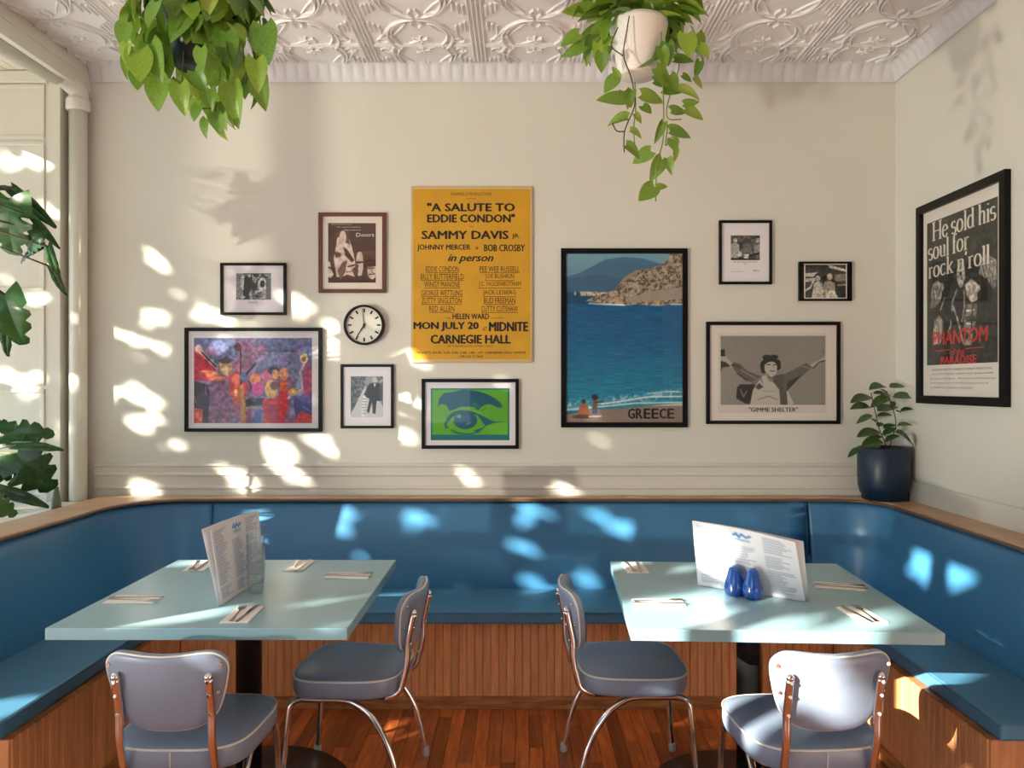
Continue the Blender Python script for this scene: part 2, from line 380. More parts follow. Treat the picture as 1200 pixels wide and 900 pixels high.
# extra half tile for rows at the wall uses the same mesh clipped by the cove line
TM = tm.mesh('tin_tile', M_ceil)
def clipped(x0, x1, y0, y1, cx, cy):
    import bmesh
    bm = bmesh.new(); bm.from_mesh(TM)
    for co, no in (((x0-cx,0,0),(-1,0,0)), ((x1-cx,0,0),(1,0,0)), ((0,y0-cy,0),(0,-1,0)), ((0,y1-cy,0),(0,1,0))):
        bmesh.ops.bisect_plane(bm, geom=bm.verts[:]+bm.edges[:]+bm.faces[:], plane_co=co, plane_no=no, clear_outer=True)
    me = bpy.data.meshes.new('tin_tile'); bm.to_mesh(me); bm.free(); return me
XS = at(563, 70, 3.985).x; xi = XS-4*T-T/2; Y1 = 3.79
for i in range(9):
    cx = XS-4.5*T+i*T
    for j in range(-1, 4):
        cy = Y1-T/2-j*T
        x0, x1, y0, y1 = cx-T/2, cx+T/2, cy-T/2, cy+T/2
        if x1 < XBM+.01 or x0 > XR-.07: continue
        if x0 < XBM or x1 > XR-.06 or y1 > YB-.06: me = clipped(max(x0,XBM+.002), min(x1,XR-.065), y0, min(y1,YB-.065), cx, cy)
        else: me = TM
        if len(me.polygons): inst('tin_tile', me, ce, (cx, cy, ZC-.001))

# floor
fl = struct(MB().box(XL, YF, -.1, XR, YB, -.012).build('floor', M_under), 'narrow strip hardwood floor')
PW = .057; x = -1.56; pieces = 0
while x < 1.43:
    y = 2.45-R.random()*.3
    while y < 3.545:
        L = min(R.choice([.3,.45,.6,.8,.95]), 3.55-y)
        if L < .08: L = .08
        MB().box(-PW/2+.0007, 0, -.012, PW/2-.0007, L-.0012, R.uniform(-.0006,.0006), .0008).build('plank', M_plank, fl, (x+PW/2, y, 0), fix=False); y += L; pieces += 1
    x += PW
rest = MB(); x = XL
while x < XR:
    y = YF
    while y < 2.15:
        L = R.uniform(.5, 1.1); y1 = min(y+L, 2.15); rest.box(x+.0007, y, -.012, min(x+PW, XR)-.0007, y1-.001, 0); y = y1
    x += PW
ro = rest.build('planks', M_plank, fl, fix=False); ro['kind'] = 'stuff'

# ------------------------------------------------------------------ the U-shaped banquette
bq = thing('banquette', 'long U-shaped banquette with blue vinyl seat and back, oak base and oak cap', 'bench', (0, 3.5, 0))
OFF = Vector((0, -3.5, 0))
def B(m, name, material, bevel=0): 
    m.v = [(a, b-3.5, c) for a, b, c in m.v]; return m.build(name, material, bq, bevel=bevel)
XLt, XRt, YBt = -2.0, 1.82, 3.955; RL, RRr = .34, .22; YE = 2.34
def upath():
    P = [(XLt, YE+i*(YBt-RL-YE)/10, (1,0)) for i in range(11)]
    P = [(a, b, (-1,0)) for a, b, c in P]
    for i in range(1, 11):
        a = math.pi-i/10*math.pi/2; P.append((XLt+RL+RL*math.cos(a), YBt-RL+RL*math.sin(a), (math.cos(a), math.sin(a))))
    n = 26
    for i in range(1, n): P.append((XLt+RL+(XRt-RRr-XLt-RL)*i/n, YBt, (0,1)))
    for i in range(0, 11):
        a = math.pi/2-i/10*math.pi/2; P.append((XRt-RRr+RRr*math.cos(a), YBt-RRr+RRr*math.sin(a), (math.cos(a), math.sin(a))))
    for i in range(1, 11): P.append((XRt, YBt-RRr-(YBt-RRr-YE)*i/10, (1,0)))
    return P
U = upath()
def sweepU(prof, sel, name, material, ends=True):
    m = MB(); n = len(prof); pts = [p for p in U if sel(p)]
    return pts
def insert_at_x(U, X):
    out = []
    for a, b in zip(U, U[1:]):
        out.append(a)
        if abs(a[1]-YBt) < 1e-6 and abs(b[1]-YBt) < 1e-6 and a[0] < X-1e-6 < b[0]: out.append((X, YBt, (0,1)))
    out.append(U[-1]); return out
SX = (-1.585, 1.478)
for X in SX: U = insert_at_x(U, X)
def idx(X): return min(range(len(U)), key=lambda i: abs(U[i][0]-X)+abs(U[i][1]-YBt)*5)
i1, i2 = idx(SX[0]), idx(SX[1])
bprof = [(-.062,.44),(-.066,.47),(-.064,.52),(-.050,.62),(-.033,.72),(-.018,.80),(-.008,.85),(-.002,.868),(.012,.878),(.06,.878),(.06,.44)]
for a, b in ((0,i1),(i1,i2),(i2,len(U)-1)):
    P = U[a:b+1]; m = MB(); n = len(bprof)
    # ease the last centimetre so the panels meet in a soft seam
    Q = []
    for i, p in enumerate(P): Q.append((p, 1.0))
    def lerp(p, q, t): return ((p[0]+(q[0]-p[0])*t, p[1]+(q[1]-p[1])*t, (p[2][0]+(q[2][0]-p[2][0])*t, p[2][1]+(q[2][1]-p[2][1])*t)))
    def near(p, q, d):
        L = math.hypot(p[0]-q[0], p[1]-q[1]); return lerp(p, q, d/L)
    Q = [(P[0],0),(near(P[0],P[1],.006),.7),(near(P[0],P[1],.018),1)]+[(p,1) for p in P[1:-1]]+[(near(P[-1],P[-2],.018),1),(near(P[-1],P[-2],.006),.7),(P[-1],0)]
    for (p, e_) in Q:
        for o, z in bprof: 
            sh = (1-e_)*.016; oo = min(o+sh, .06) if o < .05 else o
            m.v.append((p[0]+p[2][0]*oo, p[1]+p[2][1]*oo, z))
    k = len(Q)
    for i in range(k-1):
        for j in range(n-1): m.f.append((i*n+j, i*n+j+1, (i+1)*n+j+1, (i+1)*n+j)); m.sm.append(True)
    m.f += [tuple(range(n)), tuple((k-1)*n+j for j in range(n-1,-1,-1))]; m.sm += [False, False]
    B(m, 'backrest', M_vinyl)
# oak cap
def outer(p):
    x, y, nn = p
    if abs(nn[1]) < 1e-6: return (-2.185 if nn[0] < 0 else XR-.002, y)
    if abs(nn[0]) < 1e-6: return (x, YB-.024)
    if nn[0] < 0:
        a = math.atan2(nn[1], -nn[0])/(math.pi/2)
        return (-2.185, YBt-RL+(YB-.024-YBt+RL)*a*2) if a <= .5 else (-2.185+(XLt+RL+2.185)*(a-.5)*2, YB-.024)
    a = math.atan2(nn[1], nn[0])/(math.pi/2)
    return (XR-.002, YBt-RRr+(YB-.024-YBt+RRr)*a*2) if a <= .5 else (XR-.002+(XRt-RRr-XR+.002)*(a-.5)*2, YB-.024)
m = MB(); z0, z1 = .880, .903
for p in U:
    x, y, nn = p; ox, oy = outer(p)
    m.v += [(x-nn[0]*.012, y-nn[1]*.012, z0+.004), (x-nn[0]*.012, y-nn[1]*.012, z1-.004), (x-nn[0]*.006, y-nn[1]*.006, z1), (ox, oy, z1), (ox, oy, z0), (x, y, z0)]
n = 6
for i in range(len(U)-1):
    for j in range(n): m.f.append((i*n+j, i*n+(j+1) % n, (i+1)*n+(j+1) % n, (i+1)*n+j)); m.sm.append(False)
m.f += [tuple(range(n)), tuple((len(U)-1)*n+j for j in range(n-1,-1,-1))]; m.sm += [False]*2
cap = B(m, 'cap', M_cap)
m = MB(); m.tube([(p[0]-p[2][0]*.012, p[1]-p[2][1]*.012, .8905) for p in U], .0085, 6); B(m, 'cap_edge', M_capedge)
# seats
def cushion(x0, y0, x1, y1, front):
    m = MB(); m.box(x0, y0, .396, x1, y1, .45); return m
XA, XB_, YFc = -1.589, 1.462, 3.487
for nm, (x0, y0, x1, y1) in (('c', (XA+.002, YFc, XB_-.002, 3.905)), ('l', (-2.0, YE, XA, 3.905)), ('r', (XB_, YE, 1.83, 3.905))):
    B(MB().box(x0, y0, .396, x1, y1, .451), 'seat_cushion', M_seatv, bevel=.010)
B(MB().tube([(XA+.01, YFc+.001, .447),(XB_-.01, YFc+.001, .447)], .0035, 6), 'piping', M_pipe2)
for xx, xe, sg in ((XA, -2.0, 1), (XB_, 1.83, -1)):
    B(MB().tube([(xx-.001*sg, YFc, .447),(xx-.001*sg, YE+.004, .447),(xe, YE+.001, .447)], .0035, 6), 'piping', M_pipe2)
# base: carcass, beadboard strips, plinth boards
YBb = 3.525; XBl, XBr = -1.562, 1.435
bs = MB(); bs.box(XBl+.0, YBb+.006, 0, XBr, YB-.03, .396); bs.box(-2.02, YE+.02, 0, XBl-.006, YB-.03, .396); bs.box(XBr+.006, YE+.02, 0, XR-.01, YB-.03, .396)
bs.box(-2.18, YE+.02, 0, -2.02, YB-.03, .88); bs.box(1.9, YE+.02, .396, XR-.01, YB-.03, .88)
base = B(bs, 'base_frame', M_oakb)
SW = .0365
def strip_mesh(Wd):
    m = MB(); h0, h1 = .056, .396; b = .003
    prof = [(-Wd/2, .006), (-Wd/2+b*.4, .002), (-Wd/2+b, 0), (Wd/2-b, 0), (Wd/2-b*.4, .002), (Wd/2, .006)]
    n = 6; m.v = [(x, y, h0) for x, y in prof]+[(x, y, h1) for x, y in prof]
    m.f = [(i, i+1, i+1+n, i+n) for i in range(n-1)]; m.sm = [False]*(n-1); return m.mesh('strip', M_oak)
SM = strip_mesh(SW)
k = int((XBr-XBl)/SW); SW1 = (XBr-XBl)/k; SM = strip_mesh(SW1)
for i in range(k): inst('beadboard_strip', SM, base, (XBl+SW1*(i+.5), YBb-3.5, 0))
k = int((YBb-YE-.02)/SW); SW2 = (YBb-YE-.02)/k; SM2 = strip_mesh(SW2)
for i in range(k):
    yy = YE+.02+SW2*(i+.5)-3.5
    inst('beadboard_strip', SM2, base, M=Matrix.Translation((XBl-.0, yy, 0)) @ Matrix.Rotation(math.pi/2, 4, 'Z'))
    inst('beadboard_strip', SM2, base, M=Matrix.Translation((XBr+.0, yy, 0)) @ Matrix.Rotation(-math.pi/2, 4, 'Z'))
for x0, x1 in ((-2.0, XBl-.006), (XBr+.006, XR-.02)):
    B(MB().box(x0, YE+.012, .0, x1, YE+.02, .396, .002), 'end_panel', M_oak)
B(MB().box(XBl+.012, YBb-.012, 0, XBr-.012, YBb+.004, .056, .002), 'plinth', M_oakb)
B(MB().box(XBl-.004, YE+.02, 0, XBl+.012, YBb-.012, .056, .002), 'plinth', M_oakb)
B(MB().box(XBr-.012, YE+.02, 0, XBr+.004, YBb-.012, .056, .002), 'plinth', M_oakb)

# ------------------------------------------------------------------ tables
TZ = .75
def table(loc, rz, wx, wy, label):
    t = thing('dining_table', label, 'table', loc, rz, 'square laminate tables')
    MB().box(-wx/2, -wy/2, TZ-.036, wx/2, wy/2, TZ-.0015, .0015).build('edge_band', M_edge, t)
    MB().box(-wx/2+.0012, -wy/2+.0012, TZ-.002, wx/2-.0012, wy/2-.0012, TZ).build('tabletop', M_top, t)
    MB().lathe([(.36,0),(.365,.008),(.355,.018),(.2,.032),(.07,.045),(.055,.06)], n=48).build('base', M_black, t)
    MB().lathe([(.045,.045),(.045,.69),(.05,.70),(.05,.7135)], n=32).build('pedestal', M_black, t)
    MB().box(-.26,-.03,.70,.26,.03,.714).box(-.03,-.26,.70,.03,.26,.7135).build('top_bracket', M_black, t)
    return t
T1 = table((-.980, 2.772, 0), 0, .914, .905, 'pale blue square table on the left, with the clear tumblers on it')
T2 = table((.815, 2.735, 0), math.radians(-2.6), .925, .885, 'pale blue square table on the right, with the blue shakers on it')

# ------------------------------------------------------------------ chairs
def pad(outline, rings, closed_front=True):
    """outline: list of (u,v); rings: list of (scale, depth) from back centre to front centre -> verts (u*s, v*s, depth)"""
    m = MB(); n = len(outline)
    for s_, d in rings:
        for u, v in outline: m.v.append((u*s_, v*s_, d))
    for i in range(len(rings)-1):
        for k in range(n): m.f.append((i*n+k, i*n+(k+1) % n, (i+1)*n+(k+1) % n, (i+1)*n+k)); m.sm.append(True)
    a = len(m.v); m.v.append((0,0,rings[0][1])); b = len(m.v); m.v.append((0,0,rings[-1][1]))
    L = (len(rings)-1)*n
    for k in range(n): m.f.append((a, (k+1) % n, k)); m.sm.append(True); m.f.append((b, L+k, L+(k+1) % n)); m.sm.append(True)
    return m
def superell(rx, ry, p, n=56):
    out = []
    for i in range(n):
        a = 2*math.pi*i/n; c, s_ = math.cos(a), math.sin(a)
        out.append((rx*math.copysign(abs(c)**(2/p), c), ry*math.copysign(abs(s_)**(2/p), s_)))
    return out
def make_chair(label, loc, rz):
    t = thing('diner_chair', label, 'chair', loc, rz, 'chrome diner chairs')
    o = superell(.205, .200, 3.8)
    o = [(u*(1+.06*v/.2), v) for u, v in o]
    z0, zt = .376, .440
    m = pad(o, [(.5,z0),(.93,z0),(.975,z0+.004),(.995,z0+.018),(1.0,z0+.035),(.995,zt-.006),(.985,zt),(.97,zt+.004),(.92,zt+.008),(.8,zt+.012),(.6,zt+.015),(.3,zt+.016)])
    m.build('seat', M_gvinyl, t)
    pts = [(u*.99, v*.99, zt+.001) for u, v in o]+[(o[0][0]*.99, o[0][1]*.99, zt+.001)]
    MB().tube(pts, .0038, 6, False).build('piping', M_piping, t)
    MB().tube([(0,-.2005,z0+.01),(0,-.2015,zt-.003)], .0018, 5).build('seam', M_piping, t)
    MB().box(-.15,-.15,z0-.012,.15,.15,z0+.002).build('seat_frame', M_black, t)
    # backrest
    tilt = .20; hw = .178
    out = []; N = 72
    def top(u): return .117+.018*(math.cos(math.pi*(abs(u)/.178)*1.12+math.pi)*.5)-.004
    base_ = superell(1, 1, 3.9, N)
    for u, v in base_:
        vv = v*.117; wv = .130+(.178-.130)*min(1, (vv+.117)/.19)**.9
        uu = u*wv
        if v > 0: vv += v*(.018*min(1,(abs(uu)/.14))**2-.012)
        else: vv += -v*0+ (.010*(abs(uu)/.15)**2)*abs(v)
        out.append((uu, vv))
    m = pad(out, [(.3,0),(.8,0),(.95,.001),(.985,.004),(1.0,.010),(1.0,.024),(.985,.031),(.95,.035),(.85,.040),(.6,.044),(.3,.046)])
    def bk(p):  # local pad (u,v,depth) -> chair space; depth 0 = rear face
        u, v, d = p; zc = .622; y = -.250+(u*u)*1.25-(v)*tilt+d
        return (u, y, zc+v+d*tilt)
    m.v = [bk(p) for p in m.v]; br = m.build('backrest', M_gvinyl, t)
    for dd in (.010,):
        pts = [bk((u*1.0, v*1.0, dd)) for u, v in out]; pts.append(pts[0])
        MB().tube(pts, .0033, 6, False).build('piping', M_piping, br)
    for su in (-1, 1):
        for v in (.078, -.002):
            c = Vector(bk((su*(.158 if v > 0 else .148), v, 0)))
            MB().tube([c+Vector((0,.002,0)), c+Vector((0,-.004,0))], [.0065,.0055], 10).build('screw', M_screw, br)
    # frames
    for s in (-1, 1):
        P = [(s*.185,.215,.008),(s*.183,.205,.15),(s*.180,.192,.30),(s*.177,.180,.348),(s*.172,.150,.364),(s*.168,.08,.365),(s*.168,0,.366),(s*.172,-.05,.355),(s*.18,-.11,.315),(s*.19,-.165,.235),(s*.196,-.20,.14),(s*.202,-.225,.008)]
        lf = MB().tube(catmull(P, 5), .0112, 12).build('leg_frame', M_chrome, t)
        for p in (P[0], P[-1]): MB().lathe([(.013,0),(.0145,.004),(.0145,.03),(.0115,.036)], (p[0],p[1],0), 14).build('foot', M_rub, lf)
        # backrest post
        px = .130*s
        Q = [(px,.02,.364),(px,-.08,.364),(px,-.155,.367),(px,-.198,.388),(px,-.213,.43),(px,-.226,.49)]
        for v in (-.06, 0.0, .045): Q.append((px, bk((px, v, 0))[1]-.012, .622+v))
        po = MB().tube(catmull(Q, 5), .0118, 12).build('back_post', M_chrome, t)
        for v in (.036, -.005, -.062):
            c = Vector(bk((px, v, 0))); MB().tube([c+Vector((0,-.020,0)), c+Vector((0,-.027,.001))], [.0065,.0045], 10).build('bolt', M_chrome, po)
        c = Vector((px, bk((px,.052,0))[1]-.012, .674)); MB().lathe([(0,-.012),(.0118,-.008),(.0118,.0),(.008,.007),(0,.010)], tuple(c), 12).build('post_cap', M_chrome, po)
    MB().tube([(-.168,.07,.366),(.168,.07,.366)], .009, 10).tube([(-.168,-.03,.366),(.168,-.03,.366)], .009, 10).build('cross_rail', M_chrome, t)
    return t
C1 = make_chair('grey-blue diner chair seen from behind in shade, nearest the left table', (-1.0, 2.392, 0), 0)
dup(C1, (.866, 2.392, 0), math.radians(3), 'sunlit grey-blue diner chair seen from behind, in front of the right table')
dup(C1, (-.620, 2.895, 0), math.radians(90-5), 'grey-blue diner chair in profile at the right side of the left table')
dup(C1, (.410, 2.92, 0), math.radians(-90+3), 'grey-blue diner chair in profile at the left side of the right table')

# ------------------------------------------------------------------ tableware
def shape_napkin(L=.172, W=.095):
    m = MB(); m.box(-L/2,-W/2,0,L/2,W/2,.0022,.0008); m.box(-L/2+.001,-W/2,.0023,L/2-.002,W/2-.002,.0045,.0008)
    return m
def fork_mesh():
    m = MB(); h = .0016
    m.prism([(-.085,-.006),(-.083,-.0075),(-.02,-.003),(.03,-.0025),(.042,-.006),(.05,-.011),(.062,-.012),(.062,.012),(.05,.011),(.042,.006),(.03,.0025),(-.02,.003),(-.083,.0075),(-.085,.006)], 0, h, 'z')
    for k in range(4):
        y = -.0102+k*.0068; m.prism([(.062,y-.0018),(.088,y-.0012),(.090,y),(.088,y+.0012),(.062,y+.0018)], 0, h, 'z')
    return m.mesh('fork', M_steel)
def knife_mesh():
    m = MB(); m.prism([(-.088,-.006),(-.09,0),(-.088,.006),(-.005,.0045),(.0,.0075),(.06,.009),(.085,.006),(.093,-.001),(.09,-.0045),(.0,-.005),(-.005,-.0045)], 0, .0022, 'z')
    return m.mesh('knife', M_steel)
FK, KN = fork_mesh(), knife_mesh()
settings = [  # centre px,py ; length direction as px,py pair ; where
 ((125,703),(190,703),.092,'left end of the left table',-1,0),
 ((273,731),(295,711),.088,'front edge of the left table',1,0),
 ((342,670),(358,657),.085,'back of the left table, right of the tumblers',1,1),
 ((382,675),(435,675),.085,'right end of the left table',1,0),
 ((226,670),(240,658),.085,'back left of the left table, behind the menu',1,1),
 ((748,672),(740,660),.085,'back left corner of the right table',1,1),
 ((741,707),(803,707),.085,'left side of the right table',1,0),
 ((955,686),(1013,690),.085,'right side of the right table, mid-depth',1,0),
 ((1026,731),(994,712),.085,'front right corner of the right table',-1,0)]
def tp(px, py): d = (CAMZ-TZ)*F/(py-CY); return Vector(((px-CX)/F*d, d, TZ))
for a, b, W, where, sgn, fl_ in settings:
    A, Bp = tp(*a), tp(*b); c = (A+Bp)/2; ang = math.atan2(Bp.y-A.y, Bp.x-A.x)
    o = shape_napkin(.17, W).build('napkin', M_cloth); o.location = (c.x, c.y, TZ+.0003); o.rotation_euler = (0,0,ang)
    tag(o, 'folded white napkin at the '+where, 'napkin', 'napkins under cutlery')
    for nm, me, oy, da in (('fork', FK, .016*sgn, .10*sgn), ('knife', KN, -.016*sgn, -.06*sgn)):
        q = bpy.data.objects.new(nm, me); COL.objects.link(q); r_ = ang+da
        q.location = (c.x-math.sin(ang)*oy, c.y+math.cos(ang)*oy, TZ+.0052); q.rotation_euler = (0,0,r_+(math.pi if fl_ else 0))
        tag(q, 'steel %s on napkin at the %s' % (nm, where), nm, nm+'s laid on napkins')

# ------------------------------------------------------------------ painter for flat prints
class Cv:
    def __init__(s, w, h, col, asp=None):
        s.w, s.h = w, h; s.a = np.ones((h, w, 3))*np.array(col)/255.
        s.asp = w/h if asp is None else asp
        X, Y = np.meshgrid((np.arange(w)+.5)/w, (np.arange(h)+.5)/h); s.X, s.Y = X, Y; s.px = 1.0/h
    def mix(s, m, col, al=1.0):
        m = (np.clip(m, 0, 1)*al)[..., None]; s.a = s.a*(1-m)+m*np.array(col)/255.
    def ell(s, cx, cy, rx, ry, col, rot=0, al=1, soft=1):
        x = (s.X-cx)*s.asp; y = s.Y-cy; c, n = math.cos(rot), math.sin(rot); u = (x*c+y*n)/(rx*s.asp); v = (-x*n+y*c)/ry
        r = np.sqrt(u*u+v*v)+1e-9; d = (r-1)*min(rx*s.asp, ry); s.mix(.5-d/(s.px*1.2*soft), col, al)
    def poly(s, P, col, al=1):
        ins = np.zeros_like(s.X, bool); d = np.full_like(s.X, 9.); n = len(P)
        for i in range(n):
            (x0, y0), (x1, y1) = P[i], P[(i+1) % n]
            if y0 != y1:
                c = ((y0 > s.Y) != (y1 > s.Y)) & (s.X < (x1-x0)*(s.Y-y0)/(y1-y0)+x0); ins ^= c
            d = np.minimum(d, s.seg(x0, y0, x1, y1))
        s.mix(.5-np.where(ins, -d, d)/(s.px*1.2), col, al)
    def seg(s, x0, y0, x1, y1):
        ax, ay = x0*s.asp, y0; bx, by = x1*s.asp, y1; px, py = s.X*s.asp, s.Y; L = (bx-ax)**2+(by-ay)**2+1e-12
        t = np.clip(((px-ax)*(bx-ax)+(py-ay)*(by-ay))/L, 0, 1); return np.hypot(px-ax-t*(bx-ax), py-ay-t*(by-ay))
    def line(s, P, w, col, al=1):
        d = np.full_like(s.X, 9.)
        for (x0, y0), (x1, y1) in zip(P, P[1:]): d = np.minimum(d, s.seg(x0, y0, x1, y1))
        s.mix(.5-(d-w/2)/(s.px*1.2), col, al)
    def noise(s, sc_, seed=0):
        r = np.random.RandomState(seed); gw, gh = int(sc_*s.asp)+2, int(sc_)+2; g = r.rand(gh+1, gw+1)
        x = s.X*(gw-1); y = s.Y*(gh-1); xi, yi = x.astype(int), y.astype(int); fx, fy = x-xi, y-yi; fx = fx*fx*(3-2*fx); fy = fy*fy*(3-2*fy)
        return (g[yi,xi]*(1-fx)+g[yi,xi+1]*fx)*(1-fy)+(g[yi+1,xi]*(1-fx)+g[yi+1,xi+1]*fx)*fy
    def grain(s, sc_, amt, seed=0): s.a = np.clip(s.a*(1+amt*(s.noise(sc_, seed)-.5)*2)[..., None], 0, 1)
def print_mesh(cv, name, parent, x0, z0, x1, z1, y):
    """flat grid with one colour per vertex; x0..x1, z0..z1 in the parent's space, at depth y (towards viewer = -y)"""
    a = cv.a; a = np.where(a <= .04045, a/12.92, ((a+.055)/1.055)**2.4); h, w_ = cv.h, cv.w
    xs = np.linspace(x0, x1, w_); zs = np.linspace(z1, z0, h); X, Z = np.meshgrid(xs, zs)
    co = np.stack([X, np.full_like(X, y), Z], -1).reshape(-1, 3)
    i = np.arange((h-1)*(w_-1)); r = i//(w_-1); c = i % (w_-1); v = r*w_+c
    f = np.stack([v+w_, v+w_+1, v+1, v], -1)
    me = bpy.data.meshes.new(name); me.vertices.add(len(co)); me.vertices.foreach_set('co', co.ravel())
    me.loops.add(f.size); me.loops.foreach_set('vertex_index', f.ravel().astype(np.int32))
    me.polygons.add(len(f)); me.polygons.foreach_set('loop_start', (np.arange(len(f))*4).astype(np.int32))
    me.update(calc_edges=True)
    ca = me.color_attributes.new('Col', 'FLOAT_COLOR', 'POINT'); ca.data.foreach_set('color', np.concatenate([a.reshape(-1,3), np.ones((h*w_,1))], 1).ravel())
    me.materials.append(M_print); o = bpy.data.objects.new(name, me); COL.objects.link(o); o.parent = parent; return o
def text_geo(s, bold=0.0, shear=0.0, space=1.0):
    c = bpy.data.curves.new('t', 'FONT'); c.body = s; c.offset = bold; c.shear = shear; c.resolution_u = 2; c.space_character = space
    o = bpy.data.objects.new('t', c); COL.objects.link(o); bpy.context.view_layer.update()
    me = bpy.data.meshes.new_from_object(o.evaluated_get(bpy.context.evaluated_depsgraph_get()))
    v = [tuple(q.co) for q in me.vertices]; f = [tuple(p.vertices) for p in me.polygons]
    bpy.data.objects.remove(o); bpy.data.curves.remove(c); bpy.data.meshes.remove(me); return v, f
def lettering(lines, parent, fn, y, material, name='lettering'):
    """lines: (text, x0, x1, ytop, ybot, bold, shear) in picture px; fn maps px -> local (x,z)"""
    m = MB()
    for ln in lines:
        s, x0, x1, ya, yb = ln[:5]; bold = ln[5] if len(ln) > 5 else .02; sh = ln[6] if len(ln) > 6 else 0
        v, f = text_geo(s, 0, sh)
        if not v: continue
        cap_h = abs(yb-ya); bb = bold*cap_h*1.15; shifts = [(0,0)] if bold < .012 else [(-bb,0),(bb,0),(0,-bb*.5),(0,bb*.5)]
        a = np.array(v); mn, mx = a.min(0), a.max(0); out = []
        for k_, (dx_, dy_) in enumerate(shifts):
            out = []
            for p in a:
                u = dx_+x0+(x1-x0)*(p[0]-mn[0])/(mx[0]-mn[0]); w_ = dy_+yb+(ya-yb)*(p[1]-mn[1])/(mx[1]-mn[1]); lx, lz = fn(u, w_); out.append((lx, y-.00004*k_, lz))
            m.add(out, f)
    return m.build(name, material, parent, fix=False)

KS = (YB-.018)/F
def wpic(x0, y0, x1, y1, frame_w, label, name, group, fm=M_frame, mt=None, mount=M_mount, tilt=0, inner=None, cat='picture', glass=True):
    """a framed picture on the back wall given by its pixel box"""
    X = lambda px: (px-CX)*KS; Z = lambda py: CAMZ+(CY-py)*KS
    cx, cz = X((x0+x1)/2), Z((y0+y1)/2)
    t = thing(name, label, cat, (cx, YB, cz), 0, group); t.rotation_euler = (0, math.radians(tilt), 0)
    fn = lambda u, v: (X(u)-cx, Z(v)-cz)
    a, b = fn(x0, y1); c, d = fn(x1, y0); fw_ = frame_w*KS; D = .020
    m = MB()
    o4 = [(a,b),(c,b),(c,d),(a,d)]; i4 = [(a+fw_,b+fw_),(c-fw_,b+fw_),(c-fw_,d-fw_),(a+fw_,d-fw_)]
    vs = [(x,-.001,z) for x, z in o4]+[(x,-D,z) for x, z in o4]+[(x,-D,z) for x, z in i4]+[(x,-.006,z) for x, z in i4]
    m.add(vs, [(k, (k+1) % 4, (k+1) % 4+4, k+4) for k in range(4)]+[(k+4, (k+1) % 4+4, (k+1) % 4+8, k+8) for k in range(4)]+[(k+8, (k+1) % 4+8, (k+1) % 4+12, k+12) for k in range(4)]+[(3,2,1,0)])
    m.build('frame', fm, t, bevel=.0012)
    MB().box(a+fw_-.001, -.0082, b+fw_-.001, c-fw_+.001, -.0062, d-fw_+.001).build('mat_board', mount, t)
    if glass: MB().add([(a+fw_-.001,-.015,b+fw_-.001),(c-fw_+.001,-.015,b+fw_-.001),(c-fw_+.001,-.015,d-fw_+.001),(a+fw_-.001,-.015,d-fw_+.001)], [(0,1,2,3)]).build('glazing', M_pane, t, fix=False)
    return t, fn
def art(t, fn, cv, x0, y0, x1, y1):
    a, b = fn(x0, y1); c, d = fn(x1, y0); return print_mesh(cv, 'print', t, a, b, c, d, -.0090)

# --- small black and white photograph at far left
t, fn = wpic(258, 308, 335, 369, 3, 'small black framed photograph of musicians on stage above the large jazz print', 'framed_photograph', 'framed pictures on the back wall')
c = Cv(84, 64, (120,122,120)); c.grain(12, .6, 1); c.poly([(0,0),(.22,0),(.2,1),(0,1)], (130,134,130)); c.ell(.19,.35,.06,.28,(205,206,206))
c.poly([(.24,.1),(.42,.06),(.44,.5),(.34,.98),(.2,.95)], (44,50,58)); c.ell(.38,.1,.05,.06,(180,180,176)); c.poly([(.42,.02),(.6,.05),(.62,.5),(.5,.72),(.43,.6)], (60,56,54)); c.poly([(.45,.05),(.62,.2),(.55,.4),(.47,.3)], (160,152,146))
c.ell(.75,.42,.13,.24,(215,215,212)); c.ell(.75,.4,.07,.13,(52,52,54)); c.line([(.62,.68),(.82,.62)], .05, (225,225,222)); c.ell(.6,.86,.13,.1,(110,112,112)); c.ell(.6,.86,.05,.05,(60,60,60))
c.ell(.2,.9,.06,.05,(220,220,220)); c.ell(.4,.78,.025,.07,(205,205,205)); c.poly([(.84,.2),(1,.2),(1,1),(.86,1)], (112,108,104)); c.line([(.25,0),(1,.01)], .04, (24,24,24)); c.grain(30, .3, 2)
art(t, fn, c, 276, 320, 317, 351)
lettering([('THE BLUES', 290, 301, 353.2, 355, .01)], t, fn, -.0095, M_ink)
# --- brown framed record poster
t, fn = wpic(373, 249, 452, 343, 4.2, 'brown wood framed sepia poster of large faces with the word Doors', 'framed_poster', 'framed pictures on the back wall', M_bframe, mount=M_mountw)
BR = (76,46,36); CRM = (206,186,176)
c = Cv(112, 142, BR); c.grain(6, .25, 3)
c.poly([(.18,.34),(.2,.2),(.3,.16),(.42,.22),(.5,.4),(.56,.62),(.58,.72),(.5,.78),(.56,.9),(.4,.86),(.3,.9),(.18,.9),(.12,.6)], CRM)
c.poly([(.16,.16),(.4,.1),(.46,.36),(.36,.33),(.3,.2),(.18,.26)], (92,62,50)); c.poly([(.32,.4),(.4,.44),(.55,.62),(.5,.66),(.36,.55)], BR); c.poly([(.12,.47),(.27,.5),(.27,.56),(.16,.58)], (104,74,62))
c.poly([(.3,.66),(.4,.62),(.36,.82),(.26,.96),(.2,.8)], (112,80,68)); c.line([(.42,.73),(.56,.7)], .025, BR); c.line([(.4,.82),(.55,.8)], .02, (130,100,86)); c.ell(.31,.25,.07,.12,CRM)
